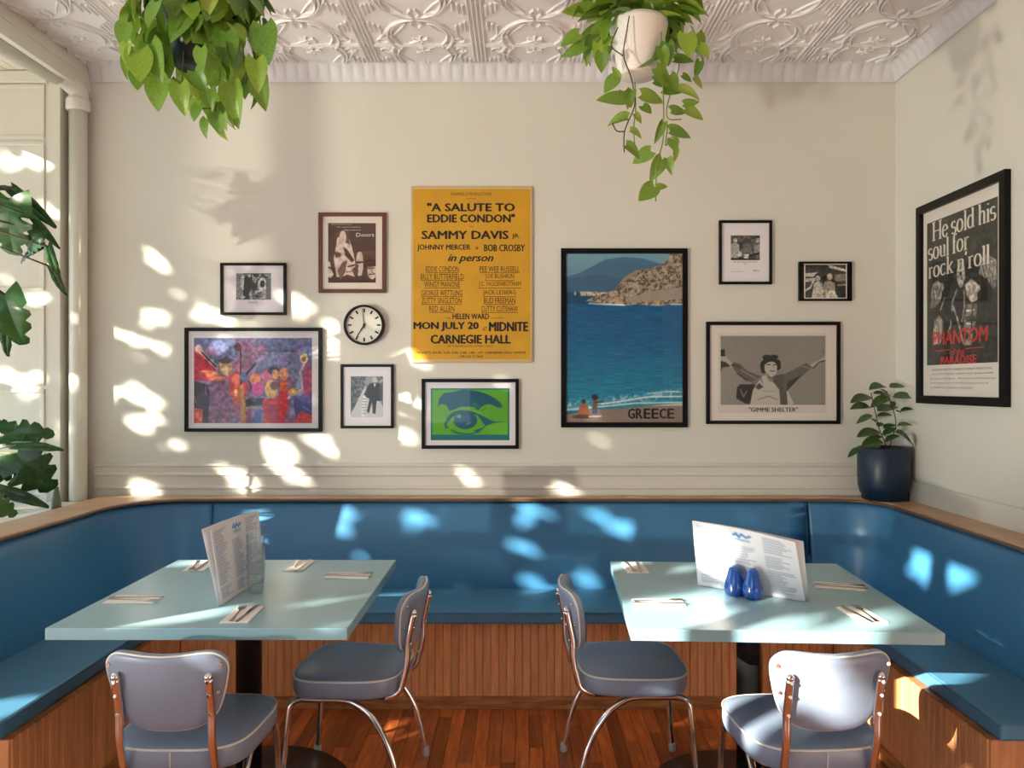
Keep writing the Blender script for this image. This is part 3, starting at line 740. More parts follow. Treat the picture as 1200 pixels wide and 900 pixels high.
c.ell(.66,.68,.075,.22,CRM); c.poly([(.58,.64),(.74,.64),(.74,.67),(.58,.68)], BR); c.poly([(.58,.68),(.64,.7),(.62,.9),(.57,.86)], (96,66,54)); c.line([(.6,.9),(.68,.89)], .02, (70,30,28)); c.poly([(.56,.42),(.76,.42),(.72,.48),(.6,.49)], BR)
c.ell(.92,.8,.1,.14,CRM); c.poly([(.82,.64),(1,.66),(1,.72),(.84,.74)], BR); c.line([(.84,.76),(.96,.75)], .02, BR); c.line([(.86,.86),(.97,.85)], .02, BR); c.poly([(.9,.72),(.96,.84),(.9,.86)], (150,124,112))
c.poly([(0,.63),(.05,.66),(.06,.76),(.12,.86),(.06,.92),(0,.9)], CRM); c.line([(0,.74),(.05,.75)], .03, BR); c.grain(20, .15, 5)
art(t, fn, c, 384, 261, 440, 331)
lettering([('the new sounds strange', 388, 412, 262, 263.3, 0), ('their second long playing', 394, 422, 265, 266.5, 0), ('hear it wherever', 403, 423, 268.4, 269.8, 0), ('Doors', 417, 438, 272.5, 277, .0)], t, fn, -.0095, M_inkw)
# --- large jazz print
t, fn = wpic(216, 384, 377, 506, 4, 'large black framed print of colourful jazz players in red and purple', 'framed_jazz_print', 'framed pictures on the back wall')
c = Cv(220, 160, (120,110,150))
n1 = c.noise(5, 11); n2 = c.noise(8, 12)
c.mix((c.Y < .45)*(1.2-c.Y*2), (96,112,158), .8); c.mix(np.clip((n1-.45)*3,0,1), (176,80,110), .6); c.mix(np.clip((n2-.55)*4,0,1), (150,140,190), .5)
c.poly([(0,.12),(.1,.2),(.2,.35),(.16,.5),(0,.5)], (190,32,62)); c.poly([(0,.5),(.12,.55),(.18,1),(0,1)], (60,44,62)); c.poly([(.0,.82),(.08,.84),(.07,1),(0,1)], (200,80,70))
c.ell(.27,.34,.055,.10,(196,150,110)); c.poly([(.2,.27),(.27,.22),(.34,.26),(.3,.3),(.24,.3)], (70,60,80)); c.ell(.265,.37,.03,.04,(226,196,150))
c.poly([(.06,.38),(.16,.38),(.26,.46),(.3,.52),(.24,.56),(.14,.5)], (214,120,90)); c.line([(.03,.12),(.19,.34)], .05, (190,170,178)); c.line([(.03,.12),(.19,.34)], .018, (70,40,60)); c.ell(.04,.13,.03,.05,(230,190,180))
c.poly([(.14,.5),(.32,.5),(.34,.75),(.3,1),(.12,1)], (136,92,128)); c.grain(26, .22, 4)
c.poly([(.3,.42),(.42,.4),(.46,.55),(.42,.78),(.34,.78),(.3,.6)], (204,50,66)); c.ell(.36,.48,.04,.06,(240,120,90)); c.ell(.365,.66,.045,.12,(222,96,58)); c.ell(.355,.64,.015,.04,(250,220,170))
c.line([(.395,.12),(.40,.75)], .02, (72,28,50)); c.ell(.37,.11,.03,.05,(80,30,52)); c.poly([(.39,.55),(.42,.55),(.44,.98),(.40,1)], (196,140,60)); c.line([(.40,.5),(.52,.3)], .028, (54,54,70)); c.line([(.46,.5),(.5,.62)], .015, (60,40,60)); c.ell(.42,.46,.03,.06,(96,110,160))
c.poly([(.44,.72),(.6,.7),(.62,.78),(.44,.8)], (40,60,62)); c.line([(.44,.82),(.56,.82)], .02, (150,160,160)); c.poly([(.52,.86),(.58,.84),(.56,1),(.49,1)], (70,100,170))
c.ell(.52,.48,.045,.06,(226,130,80)); c.ell(.54,.6,.05,.08,(206,70,150)); c.ell(.62,.44,.04,.07,(196,90,130)); c.ell(.67,.38,.045,.05,(50,40,60)); c.ell(.69,.43,.03,.06,(210,150,110)); c.ell(.76,.42,.04,.07,(220,150,110))
c.ell(.655,.6,.055,.11,(216,176,110)); c.ell(.68,.56,.035,.05,(120,80,70)); c.poly([(.58,.72),(.7,.7),(.78,.5),(.8,.8),(.76,1),(.6,1)], (206,44,58)); c.ell(.76,.56,.035,.07,(216,90,60)); c.poly([(.62,.78),(.72,.76),(.72,1),(.64,1)], (170,40,70))
c.ell(.845,.63,.05,.04,(250,140,40)); c.ell(.845,.63,.02,.02,(255,200,90)); c.line([(.8,.7),(.92,.6),(.9,.4),(.95,.25)], .03, (190,180,196)); c.ell(.93,.24,.035,.06,(226,196,140)); c.ell(.93,.25,.018,.03,(150,100,90)); c.poly([(.84,.72),(1,.6),(1,.9),(.86,.95)], (66,74,140)); c.line([(.84,.42),(.9,.5),(.87,.6)], .035, (120,160,190)); c.poly([(.9,.85),(1,.9),(1,1),(.84,1)], (200,70,80)); c.ell(.96,.5,.04,.2,(196,60,90), al=.7)
c.grain(40, .18, 9); 
for k in range(26):
    x_, y_ = NR.rand(), .3+.7*NR.rand(); c.line([(x_, y_), (x_+NR.uniform(-.07,.07), y_+NR.uniform(-.1,.1))], .008, [(40,30,60),(240,210,190),(250,120,90),(60,70,150)][k % 4], .6)
art(t, fn, c, 226.5, 396, 365, 496)
lettering([('CONCORD JAZZ', 311, 329, 404.3, 405.6, 0), ('The 14th Annual Playboy Jazz Festival', 297, 348, 410, 412.4, .02), ('Hollywood Bowl  June 13 & 14', 304, 340, 414.8, 416.3, 0)], t, fn, -.0095, M_ink)
# --- small portrait photo under the clock
t, fn = wpic(399, 427, 461, 502, 3, 'small black framed photograph of a man in a dark suit below the clock', 'framed_photograph', 'framed pictures on the back wall')
c = Cv(76, 96, (128,130,134)); c.grain(10, .5, 6); c.poly([(0,0),(.5,0),(.42,.3),(0,.8)], (96,104,110)); c.grain(26,.5,8); c.poly([(0,.95),(.4,.3),(.6,.3),(1,.75),(1,1),(0,1)], (206,206,206)); c.ell(.6,.12,.14,.14,(150,152,154)); c.ell(.74,.09,.07,.08,(196,192,188))
c.poly([(.58,.18),(.7,.16),(.9,.17),(.96,.6),(.8,.6),(.76,.92),(.68,.9),(.66,.62),(.56,.9),(.5,.86),(.58,.55),(.46,.5)], (28,28,32)); c.poly([(.7,.18),(.78,.18),(.74,.28)], (216,214,212)); c.line([(.56,.24),(.44,.46)], .05, (40,40,44)); c.line([(.42,.5),(.38,.96)], .07, (232,232,230)); 
for k in range(6): c.line([(.37,.55+k*.07),(.46,.55+k*.07)], .012, (90,90,90))
c.poly([(.88,.2),(1,.2),(1,.6),(.9,.56)], (70,72,76))
art(t, fn, c, 410.5, 441, 448.5, 489)
# --- green eye print
t, fn = wpic(494, 444, 608, 526, 4, 'black framed green and teal print of a single large eye', 'framed_eye_print', 'framed pictures on the back wall')
G = (92,172,30); TE = (0,88,110); c = Cv(150, 100, (6,112,118)); 
c.poly([(.025,.035),(.975,.035),(.975,.89),(.025,.89)], G); c.ell(.15,.4,.14,.35,(96,168,34), al=.5, soft=12); c.ell(.86,.5,.16,.3,(88,160,30), al=.5, soft=12)
c.poly([(.09,.36),(.11,.2),(.17,.1),(.3,.07),(.42,.03),(.6,.06),(.72,.12),(.82,.2),(.88,.28),(.91,.36),(.86,.38),(.78,.32),(.7,.30),(.64,.36),(.6,.43),(.54,.36),(.4,.35),(.32,.4),(.24,.44),(.2,.32),(.14,.3)], TE)
c.poly([(.18,.72),(.2,.58),(.28,.46),(.38,.42),(.5,.43),(.62,.5),(.74,.6),(.82,.64),(.94,.645),(.8,.67),(.7,.72),(.66,.66),(.6,.53),(.5,.47),(.36,.47),(.28,.56),(.22,.66)], TE)
c.poly([(.26,.45),(.38,.365),(.5,.37),(.6,.44),(.67,.54),(.62,.5),(.5,.43),(.38,.42)], (110,170,60)); c.ell(.44,.62,.148,.165,TE); c.ell(.44,.62,.10,.11,(4,88,128)); c.ell(.36,.54,.03,.035,(90,160,120)); c.poly([(.43,.71),(.47,.66),(.52,.64),(.5,.68)], (90,160,120))
c.line([(.26,.8),(.36,.86),(.5,.88),(.6,.84),(.68,.74),(.72,.66)], .022, TE); c.poly([(.54,.82),(.66,.75),(.6,.86)], TE); c.line([(.6,.42),(.66,.34),(.72,.3)], .01, TE); c.line([(.64,.44),(.7,.38)], .01, TE); c.line([(.28,.84),(.38,.88)], .014, TE)
c.poly([(.17,.66),(.2,.64),(.21,.74),(.24,.76),(.19,.77)], TE); c.line([(.52,.3),(.58,.38)], .008, (110,170,60)); c.line([(.55,.28),(.61,.36)], .008, (110,170,60))
art(t, fn, c, 504.5, 455, 597, 516)
# --- beach travel poster
t, fn = wpic(657.5, 291, 806, 501, 6, 'large black framed travel poster of a blue sea with the word GREECE', 'framed_travel_poster', 'framed pictures on the back wall')
c = Cv(180, 260, (8,84,120)); Yv = c.Y
c.mix(np.clip((.24-Yv)*60,0,1), (104,150,172)); c.mix(np.clip((.12-Yv)*8,0,1), (120,168,182), .8)
c.poly([(0,.14),(.1,.12),(.22,.08),(.34,.035),(.5,.02),(.66,.03),(.8,.06),(1,.07),(1,.25),(0,.25)], (66,110,140)); c.poly([(0,.15),(.3,.12),(.5,.16),(.5,.25),(0,.25)], (58,98,132))
c.mix(np.clip((Yv-.225)*200,0,1)*np.clip((.95-Yv)*100,0,1), (4,72,110)); c.mix(np.clip((Yv-.5)*2.4,0,1)*np.clip((1-Yv)*100,0,1), (22,118,134), .75); c.mix(np.clip(.4-abs(Yv-.33)*4,0,1), (2,62,100), .8)
nn = c.noise(150, 21)*.5+c.noise(60, 22)*.5; rows = np.random.RandomState(3).rand(260,1)
st = np.repeat(np.random.RandomState(4).rand(260, 12), 15, 1)[:, :180]; c.a = np.clip(c.a*(1+.22*(st-.5)*(Yv > .3))[...,None], 0, 1)
c.poly([(.12,.225),(.36,.23),(.36,.25),(.13,.25)], (196,176,160))
c.poly([(.17,.28),(.24,.255),(.34,.235),(.42,.215),(.5,.14),(.6,.10),(.72,.09),(.84,.06),(.9,.0),(1,0),(1,.29),(.8,.31),(.6,.3),(.5,.31),(.3,.295)], (150,136,116)); 
rk = (c.noise(60, 31)*.5+c.noise(130, 32)*.5); msk = (c.X > .17)*(Yv < .305)*(Yv > .23-.9*(c.X-.36)*(c.X > .36)*.5)*(c.a[...,0] > .5)
c.a = np.clip(np.where((msk & (rk < .42))[...,None], c.a*.6, np.where((msk & (rk > .62))[...,None], c.a*1.22, c.a)), 0, 1)
c.poly([(.5,.27),(.75,.22),(1,.2),(1,.27),(.75,.28),(.6,.29)], (160,150,136), .9)
c.line([(.2,.295),(.32,.30),(.5,.305)], .007, (206,214,216), .9); c.ell(.08,.237,.006,.01,(230,230,230)); c.line([(.9,.3),(1,.3)], .006, (220,220,220))
c.a = np.clip(c.a*np.where(((Yv > .3)&(Yv < .93))[...,None], 1.28, 1.0), 0, 1)
fm_ = np.clip((c.noise(70, 41)*.6+c.noise(150, 42)*.4-.5)*7, 0, 1)*np.clip(1-abs(Yv-(.90-.075*c.X))*22, 0, 1); c.mix(fm_, (214,226,226), .8)
c.line([(0,.91),(.2,.885),(.4,.875),(.6,.86),(.8,.835),(1,.825)], .03, (150,180,186), .25); c.line([(.3,.89),(.5,.872),(.7,.848),(1,.845)], .008, (236,240,240), .9); c.line([(0,.925),(.3,.905),(.6,.885),(1,.88)], .010, (222,228,226), .8); c.line([(.7,.83),(.86,.815),(1,.82)], .006, (230,236,236), .8)
c.poly([(0,.955),(.2,.925),(.5,.915),(.8,.895),(1,.89),(1,1),(0,1)], (142,124,112)); c.poly([(.7,.9),(1,.885),(1,.9)], (206,200,190)); 
c.poly([(.1,.96),(.12,.9),(.15,.885),(.19,.9),(.21,.96)], (150,86,60)); c.ell(.155,.875,.018,.014,(70,44,34)); c.ell(.15,.965,.09,.012,(80,60,50)); c.poly([(.22,.95),(.23,.88),(.25,.86),(.27,.88),(.27,.95)], (126,84,70)); c.ell(.25,.85,.028,.018,(50,34,40)); c.line([(.26,.88),(.31,.875)], .012, (90,60,60)); c.poly([(.23,.92),(.27,.92),(.27,.95),(.23,.95)], (70,90,130)); c.line([(.2,.965),(.3,.962)], .008, (220,210,200))
art(t, fn, c, 663.5, 297, 800, 495)
for k, ch in enumerate('GREECE'): lettering([(ch, 736.5+k*9.25, 736.5+k*9.25+7.3, 479, 490.5, .04)], t, fn, -.0097, M_ink, 'letter')
# --- small upright photo
t, fn = wpic(843, 258, 905, 333, 3, 'small upright black framed photograph of three men above the outstretched arms print', 'framed_photograph', 'framed pictures on the back wall')
c = Cv(70, 60, (84,84,84)); c.grain(9, .5, 14); c.ell(.16,.14,.09,.1,(40,40,40)); c.ell(.16,.2,.07,.1,(186,182,178)); c.poly([(0,.35),(.14,.3),(.3,.38),(.34,.8),(.2,.95),(0,.9)], (170,168,166)); c.ell(.55,.22,.06,.12,(64,62,62)); c.poly([(.42,.4),(.55,.33),(.7,.38),(.74,.7),(.4,.7)], (110,110,112)); c.ell(.93,.12,.09,.1,(40,40,40)); c.ell(.92,.2,.07,.1,(170,168,166)); c.poly([(.8,.4),(1,.35),(1,.75),(.8,.7)], (150,150,150)); c.ell(.32,.75,.08,.1,(196,196,196)); c.line([(.55,.86),(.95,.72)], .08, (30,30,30)); c.poly([(.45,.75),(.62,.75),(.6,1),(.46,1)], (206,206,206)); c.line([(.3,.35),(.34,.62)], .05, (30,30,30)); c.poly([(0,.9),(1,.95),(1,1),(0,1)], (24,24,24)); c.grain(30,.25,15)
art(t, fn, c, 857, 275.5, 891, 304.5)
lettering([('NAT KING COLE  OSCAR MOORE', 860, 888, 305.8, 307.2, 0), ('TRIO', 872, 876, 308.2, 309.3, 0), ('CAPITOL', 883, 890, 315.8, 318, .0), ('Personal management', 856.5, 871, 317.6, 318.6, 0)], t, fn, -.0095, M_ink)
# --- small landscape photo
t, fn = wpic(936.5, 306.5, 998.5, 352.5, 2.4, 'smallest black framed landscape photograph of two people at a window, near the right corner', 'framed_photograph', 'framed pictures on the back wall', mount=M_frame)
MB().add([(fn(943,0)[0],-.0086,fn(0,350)[1]),(fn(993.5,0)[0],-.0086,fn(0,350)[1]),(fn(993.5,0)[0],-.0086,fn(0,308.8)[1]),(fn(943,0)[0],-.0086,fn(0,308.8)[1])], [(0,1,2,3)]).build('print_border', M_mountw, t, fix=False)
c = Cv(96, 76, (60,62,56)); c.poly([(0,.0),(.6,.02),(.5,.14),(0,.14)], (42,46,42)); c.poly([(.55,0),(1,.14),(1,.22),(.6,.1)], (206,200,190)); c.poly([(0,.26),(.3,.24),(.3,.36),(0,.36)], (200,194,184)); c.poly([(.72,.3),(1,.28),(1,.5),(.74,.5)], (150,138,124)); c.poly([(0,.42),(.25,.4),(.24,.5),(0,.52)], (196,190,180)); c.line([(0,.78),(.12,.7),(.2,.5)], .06, (206,204,196))
c.ell(.31,.36,.08,.1,(40,34,30)); c.ell(.31,.42,.06,.09,(190,176,160)); c.poly([(.22,.55),(.32,.5),(.42,.56),(.48,1),(.16,1)], (196,190,178)); c.ell(.6,.36,.07,.1,(190,176,160)); c.poly([(.4,.4),(.52,.3),(.54,.42),(.46,.52)], (30,28,26)); c.poly([(.46,.52),(.6,.48),(.72,.56),(.76,1),(.44,1)], (160,152,140)); c.poly([(.5,.8),(.7,.78),(.82,1),(.5,1)], (214,208,196)); c.poly([(.8,.68),(1,.66),(1,1),(.88,1)], (40,44,38)); c.line([(.8,.62),(1,.6)], .04, (170,164,152)); c.grain(24,.25,17)
art(t, fn, c, 944.5, 310, 992, 348.5)
# --- figure with arms spread
t, fn = wpic(828, 377, 985, 497, 4, 'black framed black and white print of a man with arms spread wide', 'framed_film_print', 'framed pictures on the back wall', mount=M_mountw)
MB().add([(fn(842,0)[0],-.0086,fn(0,484)[1]),(fn(969.5,0)[0],-.0086,fn(0,484)[1]),(fn(969.5,0)[0],-.0086,fn(0,390)[1]),(fn(842,0)[0],-.0086,fn(0,390)[1])], [(0,1,2,3)]).build('print_sheet', mat('sheet_paper', rgb(216,206,196), .8), t, fix=False)
c = Cv(190, 126, (140,136,128)); c.mix(np.clip(.5-c.Y,0,1), (128,124,116), .7); c.mix(np.clip(abs(c.X-.5)-.1,0,1), (152,148,138), .8)
c.poly([(.0,.21),(.04,.19),(.045,.3),(0,.3)], (26,24,22)); c.poly([(0,.3),(.05,.3),(.12,.4),(.12,.47),(.06,.43),(0,.42)], (176,170,160)); c.poly([(0,.36),(.05,.38),(.1,.44),(.02,.46),(0,.54)], (50,48,44))
c.poly([(.1,.42),(.13,.38),(.19,.41),(.25,.5),(.36,.57),(.42,.59),(.32,.68),(.24,.65),(.16,.55)], (96,92,86)); c.line([(.12,.42),(.18,.45)], .03, (60,58,54)); c.line([(.2,.5),(.34,.62)], .015, (140,136,128)); c.line([(.17,.55),(.25,.64)], .02, (56,54,50))
c.poly([(.30,.66),(.4,.575),(.44,.64),(.34,.72),(.31,1),(.27,1)], (120,116,108)); c.poly([(.16,.74),(.19,.7),(.33,.7),(.3,.98),(.24,.98),(.15,.9)], (36,34,32)); c.line([(.19,.78),(.22,.88),(.25,.8)], .014, (140,136,128))
c.poly([(.4,.58),(.5,.56),(.58,.6),(.7,.98),(.66,1),(.28,1),(.31,.78),(.36,.66)], (190,184,172)); c.poly([(.33,.74),(.37,.68),(.41,.74),(.36,.78)], (70,66,62)); c.poly([(.44,.6),(.49,.6),(.51,.68),(.46,.66)], (150,144,134)); c.line([(.36,.92),(.46,.87),(.54,.92)], .012, (110,106,98)); c.line([(.38,.6),(.4,.68)], .012, (90,86,80)); c.line([(.4,.8),(.52,.8)], .01, (150,146,136))
c.poly([(.5,.58),(.6,.55),(.62,.62),(.64,1),(.57,1),(.56,.78),(.5,.66)], (86,82,76)); c.poly([(.6,.56),(.68,.5),(.77,.43),(.82,.39),(.87,.46),(.8,.55),(.72,.65),(.64,.78),(.6,.8)], (98,94,88)); c.poly([(.64,.66),(.78,.56),(.72,.66),(.63,.8)], (54,52,48)); c.line([(.78,.44),(.86,.48)], .02, (130,126,118))
c.poly([(.85,.42),(.94,.35),(1,.28),(1,.36),(.96,.38),(.89,.46)], (180,174,164)); c.line([(.88,.47),(.94,.38),(1,.355)], .014, (40,38,36)); c.line([(.975,.2),(.975,.24)], .008, (90,86,80))
c.ell(.475,.39,.074,.105,(26,24,22)); c.ell(.408,.43,.03,.07,(28,26,24)); c.ell(.412,.50,.026,.045,(34,32,30)); c.ell(.548,.42,.026,.075,(30,28,26)); c.ell(.562,.46,.014,.02,(30,28,26)); c.ell(.44,.31,.04,.035,(30,28,26)); c.ell(.51,.305,.04,.03,(30,28,26)); c.poly([(.42,.42),(.46,.37),(.53,.38),(.54,.46),(.53,.54),(.5,.59),(.46,.58),(.42,.5)], (186,180,168)); c.line([(.44,.415),(.475,.42)], .014, (40,38,36)); c.line([(.505,.42),(.535,.415)], .014, (40,38,36)); c.line([(.5,.42),(.505,.475)], .01, (130,124,114)); c.line([(.475,.51),(.515,.51)], .012, (60,56,52)); c.poly([(.44,.54),(.48,.6),(.52,.57),(.5,.64),(.45,.6)], (110,106,98)); c.line([(.43,.38),(.5,.36),(.54,.4)], .02, (30,28,26))
c.grain(110,.04,19)
art(t, fn, c, 845, 393.5, 968, 474.5)
lettering([('"GIMME SHELTER"', 878, 935.5, 477.5, 482.5, .03)], t, fn, -.0095, M_ink)
# --- yellow concert bill, unframed board
X = lambda px: (px-CX)*KS; Z = lambda py: CAMZ+(CY-py)*KS
cx, cz = X(552.5), Z(321.5)
t = thing('concert_poster', 'large yellow letterpress concert poster with black type, hung unframed', 'poster', (cx, YB, cz)); fn = lambda u, v: (X(u)-cx, Z(v)-cz)
a, b = fn(481.5, 425); c_, d = fn(624, 218)
MB().box(a, -.016, b, c_, -.001, d, .002).build('backing_board', mat('kraft_edge', rgb(206,176,130), .7), t)
a, b = fn(484, 421); c_, d = fn(621.5, 221.5)
cv = Cv(60, 90, (212,158,26)); cv.mix(cv.noise(4, 8), (200,146,24), .6); cv.grain(12,.03,3)
print_mesh(cv, 'print', t, a, b, c_, d, -.0166)
L = [('CHARDELLE PRODUCTIONS',528,576,225.5,229,.01),('presents',547,558,232,233.4,0),('"A SALUTE TO',501,603,238,247.5,.055),('EDDIE CONDON"',501,603,251,260.5,.055),('with',549,555,264.3,266,.01),
('SAMMY DAVIS',494.5,595.5,270.5,280,.055),('JR.',600,609.5,274,280,.02),('JOHNNY MERCER',489,551,286.5,294.5,.03),('&',557,561,289,292,0),('BOB CROSBY',567.5,615,286.5,294.5,.03),('in person',525,578,298,309,.03,.35),
('EDDIE CONDON',499,537.5,312,318.5,.01),('BILLY BUTTERFIELD',493,543.5,321,327.5,.01),('WINGY MANONE',497,539,330,336.5,.01),('GEORGE WETTLING',493.5,542,340,346.5,.01),('ZUTTY SINGLETON',494,541,349,355.5,.01),('RED ALLEN',503,532.5,358.5,365,.01),
('PEE WEE RUSSELL',562,609,312,318.5,.01),('JOE BUSHKIN',568.5,602.5,321,327.5,.01),('J.C. HIGGENBOTHAM',561,610.5,330,336.5,.01),('JACK LESBERG',566,604.5,340,346.5,.01),('BUD FREEMAN',567,604,349,355.5,.01),('CUTTY CUTSHAW',564,607,358.5,365,.01),
('with',523,528,371.5,373.5,0),('HELEN WARD',530.5,573,367.5,374,.03),('and others',575.5,590,371.5,373.5,0),('MON JULY 20',485,560.5,377.5,388,.055),('AT',565.5,570.5,383,388,0),('MIDNITE',573.5,618.5,377.5,388,.055),('CARNEGIE HALL',505,598,392.5,402.5,.055),
('7th AVENUE at 57th STREET, N.Y.C.',524,579,404.5,407,.01),('TICKETS: $4.80, 3.60, 3.00, 2.40, 1.80 - AT CARNEGIE HALL OFFICE',488,616,412,414.8,.02),('CIRCLE 7-7460',538,566,416.5,419,.02)]
lo = lettering(L, t, fn, -.0172, M_ink)
um = MB()
for ln in L[11:23]:
    p0 = fn(ln[1], ln[4]+.9); p1 = fn(ln[2], ln[4]+1.5); um.add([(p0[0],-.0171,p1[1]),(p1[0],-.0171,p1[1]),(p1[0],-.0171,p0[1]),(p0[0],-.0171,p0[1])], [(0,1,2,3)])
um.build('underlines', M_ink, t, fix=False)
# --- clock
ck = thing('wall_clock', 'round wall clock with a thin black rim and plain white face', 'clock', (X(427), YB, Z(381))); R0 = 23.5*KS
def disc(m, r0, r1, y0, y1, n=48):
    vs = []
    for (r, y) in ((r0,y0),(r1,y0),(r1,y1),(r0,y1)):
        for k in range(n): a = 2*math.pi*k/n; vs.append((r*math.cos(a), y, r*math.sin(a)))
    m.add(vs, [(i*n+k, i*n+(k+1) % n, ((i+1) % 4)*n+(k+1) % n, ((i+1) % 4)*n+k) for i in range(4) for k in range(n)], False); return m
disc(MB(), R0-.011, R0, -.001, -.038).build('rim', M_frame, ck)
m = MB(); n = 48; m.add([((R0-.010)*math.cos(2*math.pi*k/n), -.022, (R0-.010)*math.sin(2*math.pi*k/n)) for k in range(n)], [tuple(range(n))]); m.build('face', M_face, ck, fix=False)
hm = MB().box(-.0042, -.0235, R0-.039, .0042, -.0225, R0-.019).mesh('hour_mark', M_ink)
for k in range(12): inst('hour_mark', hm, ck, M=Matrix.Rotation(math.radians(30*k), 4, 'Y'))
h1 = MB().prism([(-.003,-.012),(.003,-.012),(.0022,R0*.62),(-.0022,R0*.62)], -.0265, -.0255).build('hour_hand', M_ink, ck); h1.rotation_euler = (0, math.radians(213), 0)
h2 = MB().prism([(-.002,-.018),(.002,-.018),(.0012,R0*.82),(-.0012,R0*.82)], -.0285, -.0275).build('minute_hand', M_ink, ck); h2.rotation_euler = (0, math.radians(-6), 0)
disc(MB(), .0005, .006, -.022, -.030, 16).build('hub', M_ink, ck)
# --- film poster on the right wall
px0, py0 = 3.785, 3.09; Wd = px0-py0; z0, z1 = 1.394, 2.354; Hh = z1-z0
t = thing('framed_film_poster', 'tall black framed film poster alone on the right wall', 'picture', (XR, px0, z0), -math.pi/2)
fwd = .038; D = .028; m = MB()
o4 = [(0,0),(Wd,0),(Wd,Hh),(0,Hh)]; i4 = [(fwd,fwd),(Wd-fwd,fwd),(Wd-fwd,Hh-fwd),(fwd,Hh-fwd)]
vs = [(x,-.001,z) for x, z in o4]+[(x,-D,z) for x, z in o4]+[(x,-D,z) for x, z in i4]+[(x,-.006,z) for x, z in i4]
m.add(vs, [(k, (k+1) % 4, (k+1) % 4+4, k+4) for k in range(4)]+[(k+4, (k+1) % 4+4, (k+1) % 4+8, k+8) for k in range(4)]+[(k+8, (k+1) % 4+8, (k+1) % 4+12, k+12) for k in range(4)]+[(3,2,1,0)])
m.build('frame', M_frame, t, bevel=.0015)
MB().add([(fwd,-.018,fwd),(Wd-fwd,-.018,fwd),(Wd-fwd,-.018,Hh-fwd),(fwd,-.018,Hh-fwd)], [(0,1,2,3)]).build('glazing', M_pane, t, fix=False)
MB().box(fwd-.001,-.009,fwd-.001,Wd-fwd+.001,-.006,Hh-fwd+.001).build('poster_sheet', M_mountw, t)
# inner dark field: normalised coordinates s (0..1 across), q (0..1 down) of the sheet
SXf = lambda s: fwd+s*(Wd-2*fwd); SZf = lambda q: Hh-fwd-q*(Hh-2*fwd)
c = Cv(170, 230, (48,50,44)); DK = (18,20,20); GR = (176,170,158)
c.poly([(.05,.38),(.98,.36),(.98,.75),(.05,.75)], (44,46,40)); c.poly([(.2,.38),(.92,.34),(.92,.62),(.2,.6)], (24,26,26))
c.ell(.155,.5,.085,.08,(150,144,134)); c.poly([(.08,.5),(.16,.44),(.22,.5),(.14,.6),(.05,.6)], (120,114,104)); c.line([(.12,.45),(.16,.58)], .012, GR); c.ell(.24,.47,.03,.03,(140,134,126)); c.line([(.22,.62),(.28,.55)], .012, GR)
c.poly([(.14,.68),(.2,.66),(.26,.7),(.24,.84),(.12,.86),(.09,.8)], (120,114,104)); 
for k in range(5): c.line([(.13+k*.025,.69),(.1+k*.028,.85)], .007, (206,200,188))
c.poly([(.46,.38),(.52,.33),(.57,.37),(.58,.44),(.54,.5),(.5,.5),(.46,.44)], GR); c.ell(.515,.41,.02,.013,(50,50,46)); c.poly([(.47,.35),(.55,.34),(.55,.37),(.48,.38)], (120,114,104)); c.line([(.52,.42),(.53,.45)], .012, (80,80,76))
c.poly([(.44,.5),(.6,.5),(.62,.62),(.6,.78),(.56,.86),(.5,.8),(.46,.68)], (30,32,32)); c.line([(.46,.51),(.4,.58),(.37,.74),(.34,.78)], .018, (150,144,134)); c.line([(.41,.62),(.48,.72),(.53,.82)], .016, (170,164,152)); c.line([(.56,.52),(.57,.62),(.53,.72)], .014, (150,144,134))
c.poly([(.57,.49),(.66,.46),(.78,.52),(.78,.6),(.66,.61),(.6,.56)], (190,178,168)); c.poly([(.6,.62),(.74,.62),(.72,.74),(.66,.82),(.56,.78),(.56,.68)], (120,114,104)); c.line([(.6,.66),(.7,.66)], .01, (220,214,200)); c.line([(.6,.7),(.7,.71)], .01, (30,30,30)); c.line([(.6,.74),(.68,.75)], .01, (220,214,200)); c.line([(.68,.63),(.66,.8)], .012, (40,40,38)); c.poly([(.5,.82),(.6,.84),(.68,.8),(.66,.88),(.56,.88)], (150,144,134))
c.poly([(.78,.35),(.86,.33),(.98,.38),(.99,.54),(.94,.55),(.86,.48),(.76,.44)], (140,134,124)); 
for k in range(5): c.line([(.8+k*.04,.36+k*.01),(.84+k*.035,.5+k*.01)], .007, (60,58,54)); c.line([(.78+k*.045,.38),(.83+k*.035,.47)], .006, (206,200,188))
c.ell(.84,.58,.1,.05,(16,18,20)); c.line([(.3,.62),(.42,.7)], .05, DK); c.line([(.6,.72),(.98,.74)], .012, (20,22,22)); c.grain(60,.35,25)
a_, b_ = SXf(.055), SXf(.945); zt_, zb_ = SZf(.062), SZf(.835)
print_mesh(c, 'print', t, a_, zb_, b_, zt_, -.0098)
fnr = lambda s, q: (SXf(s), SZf(q))
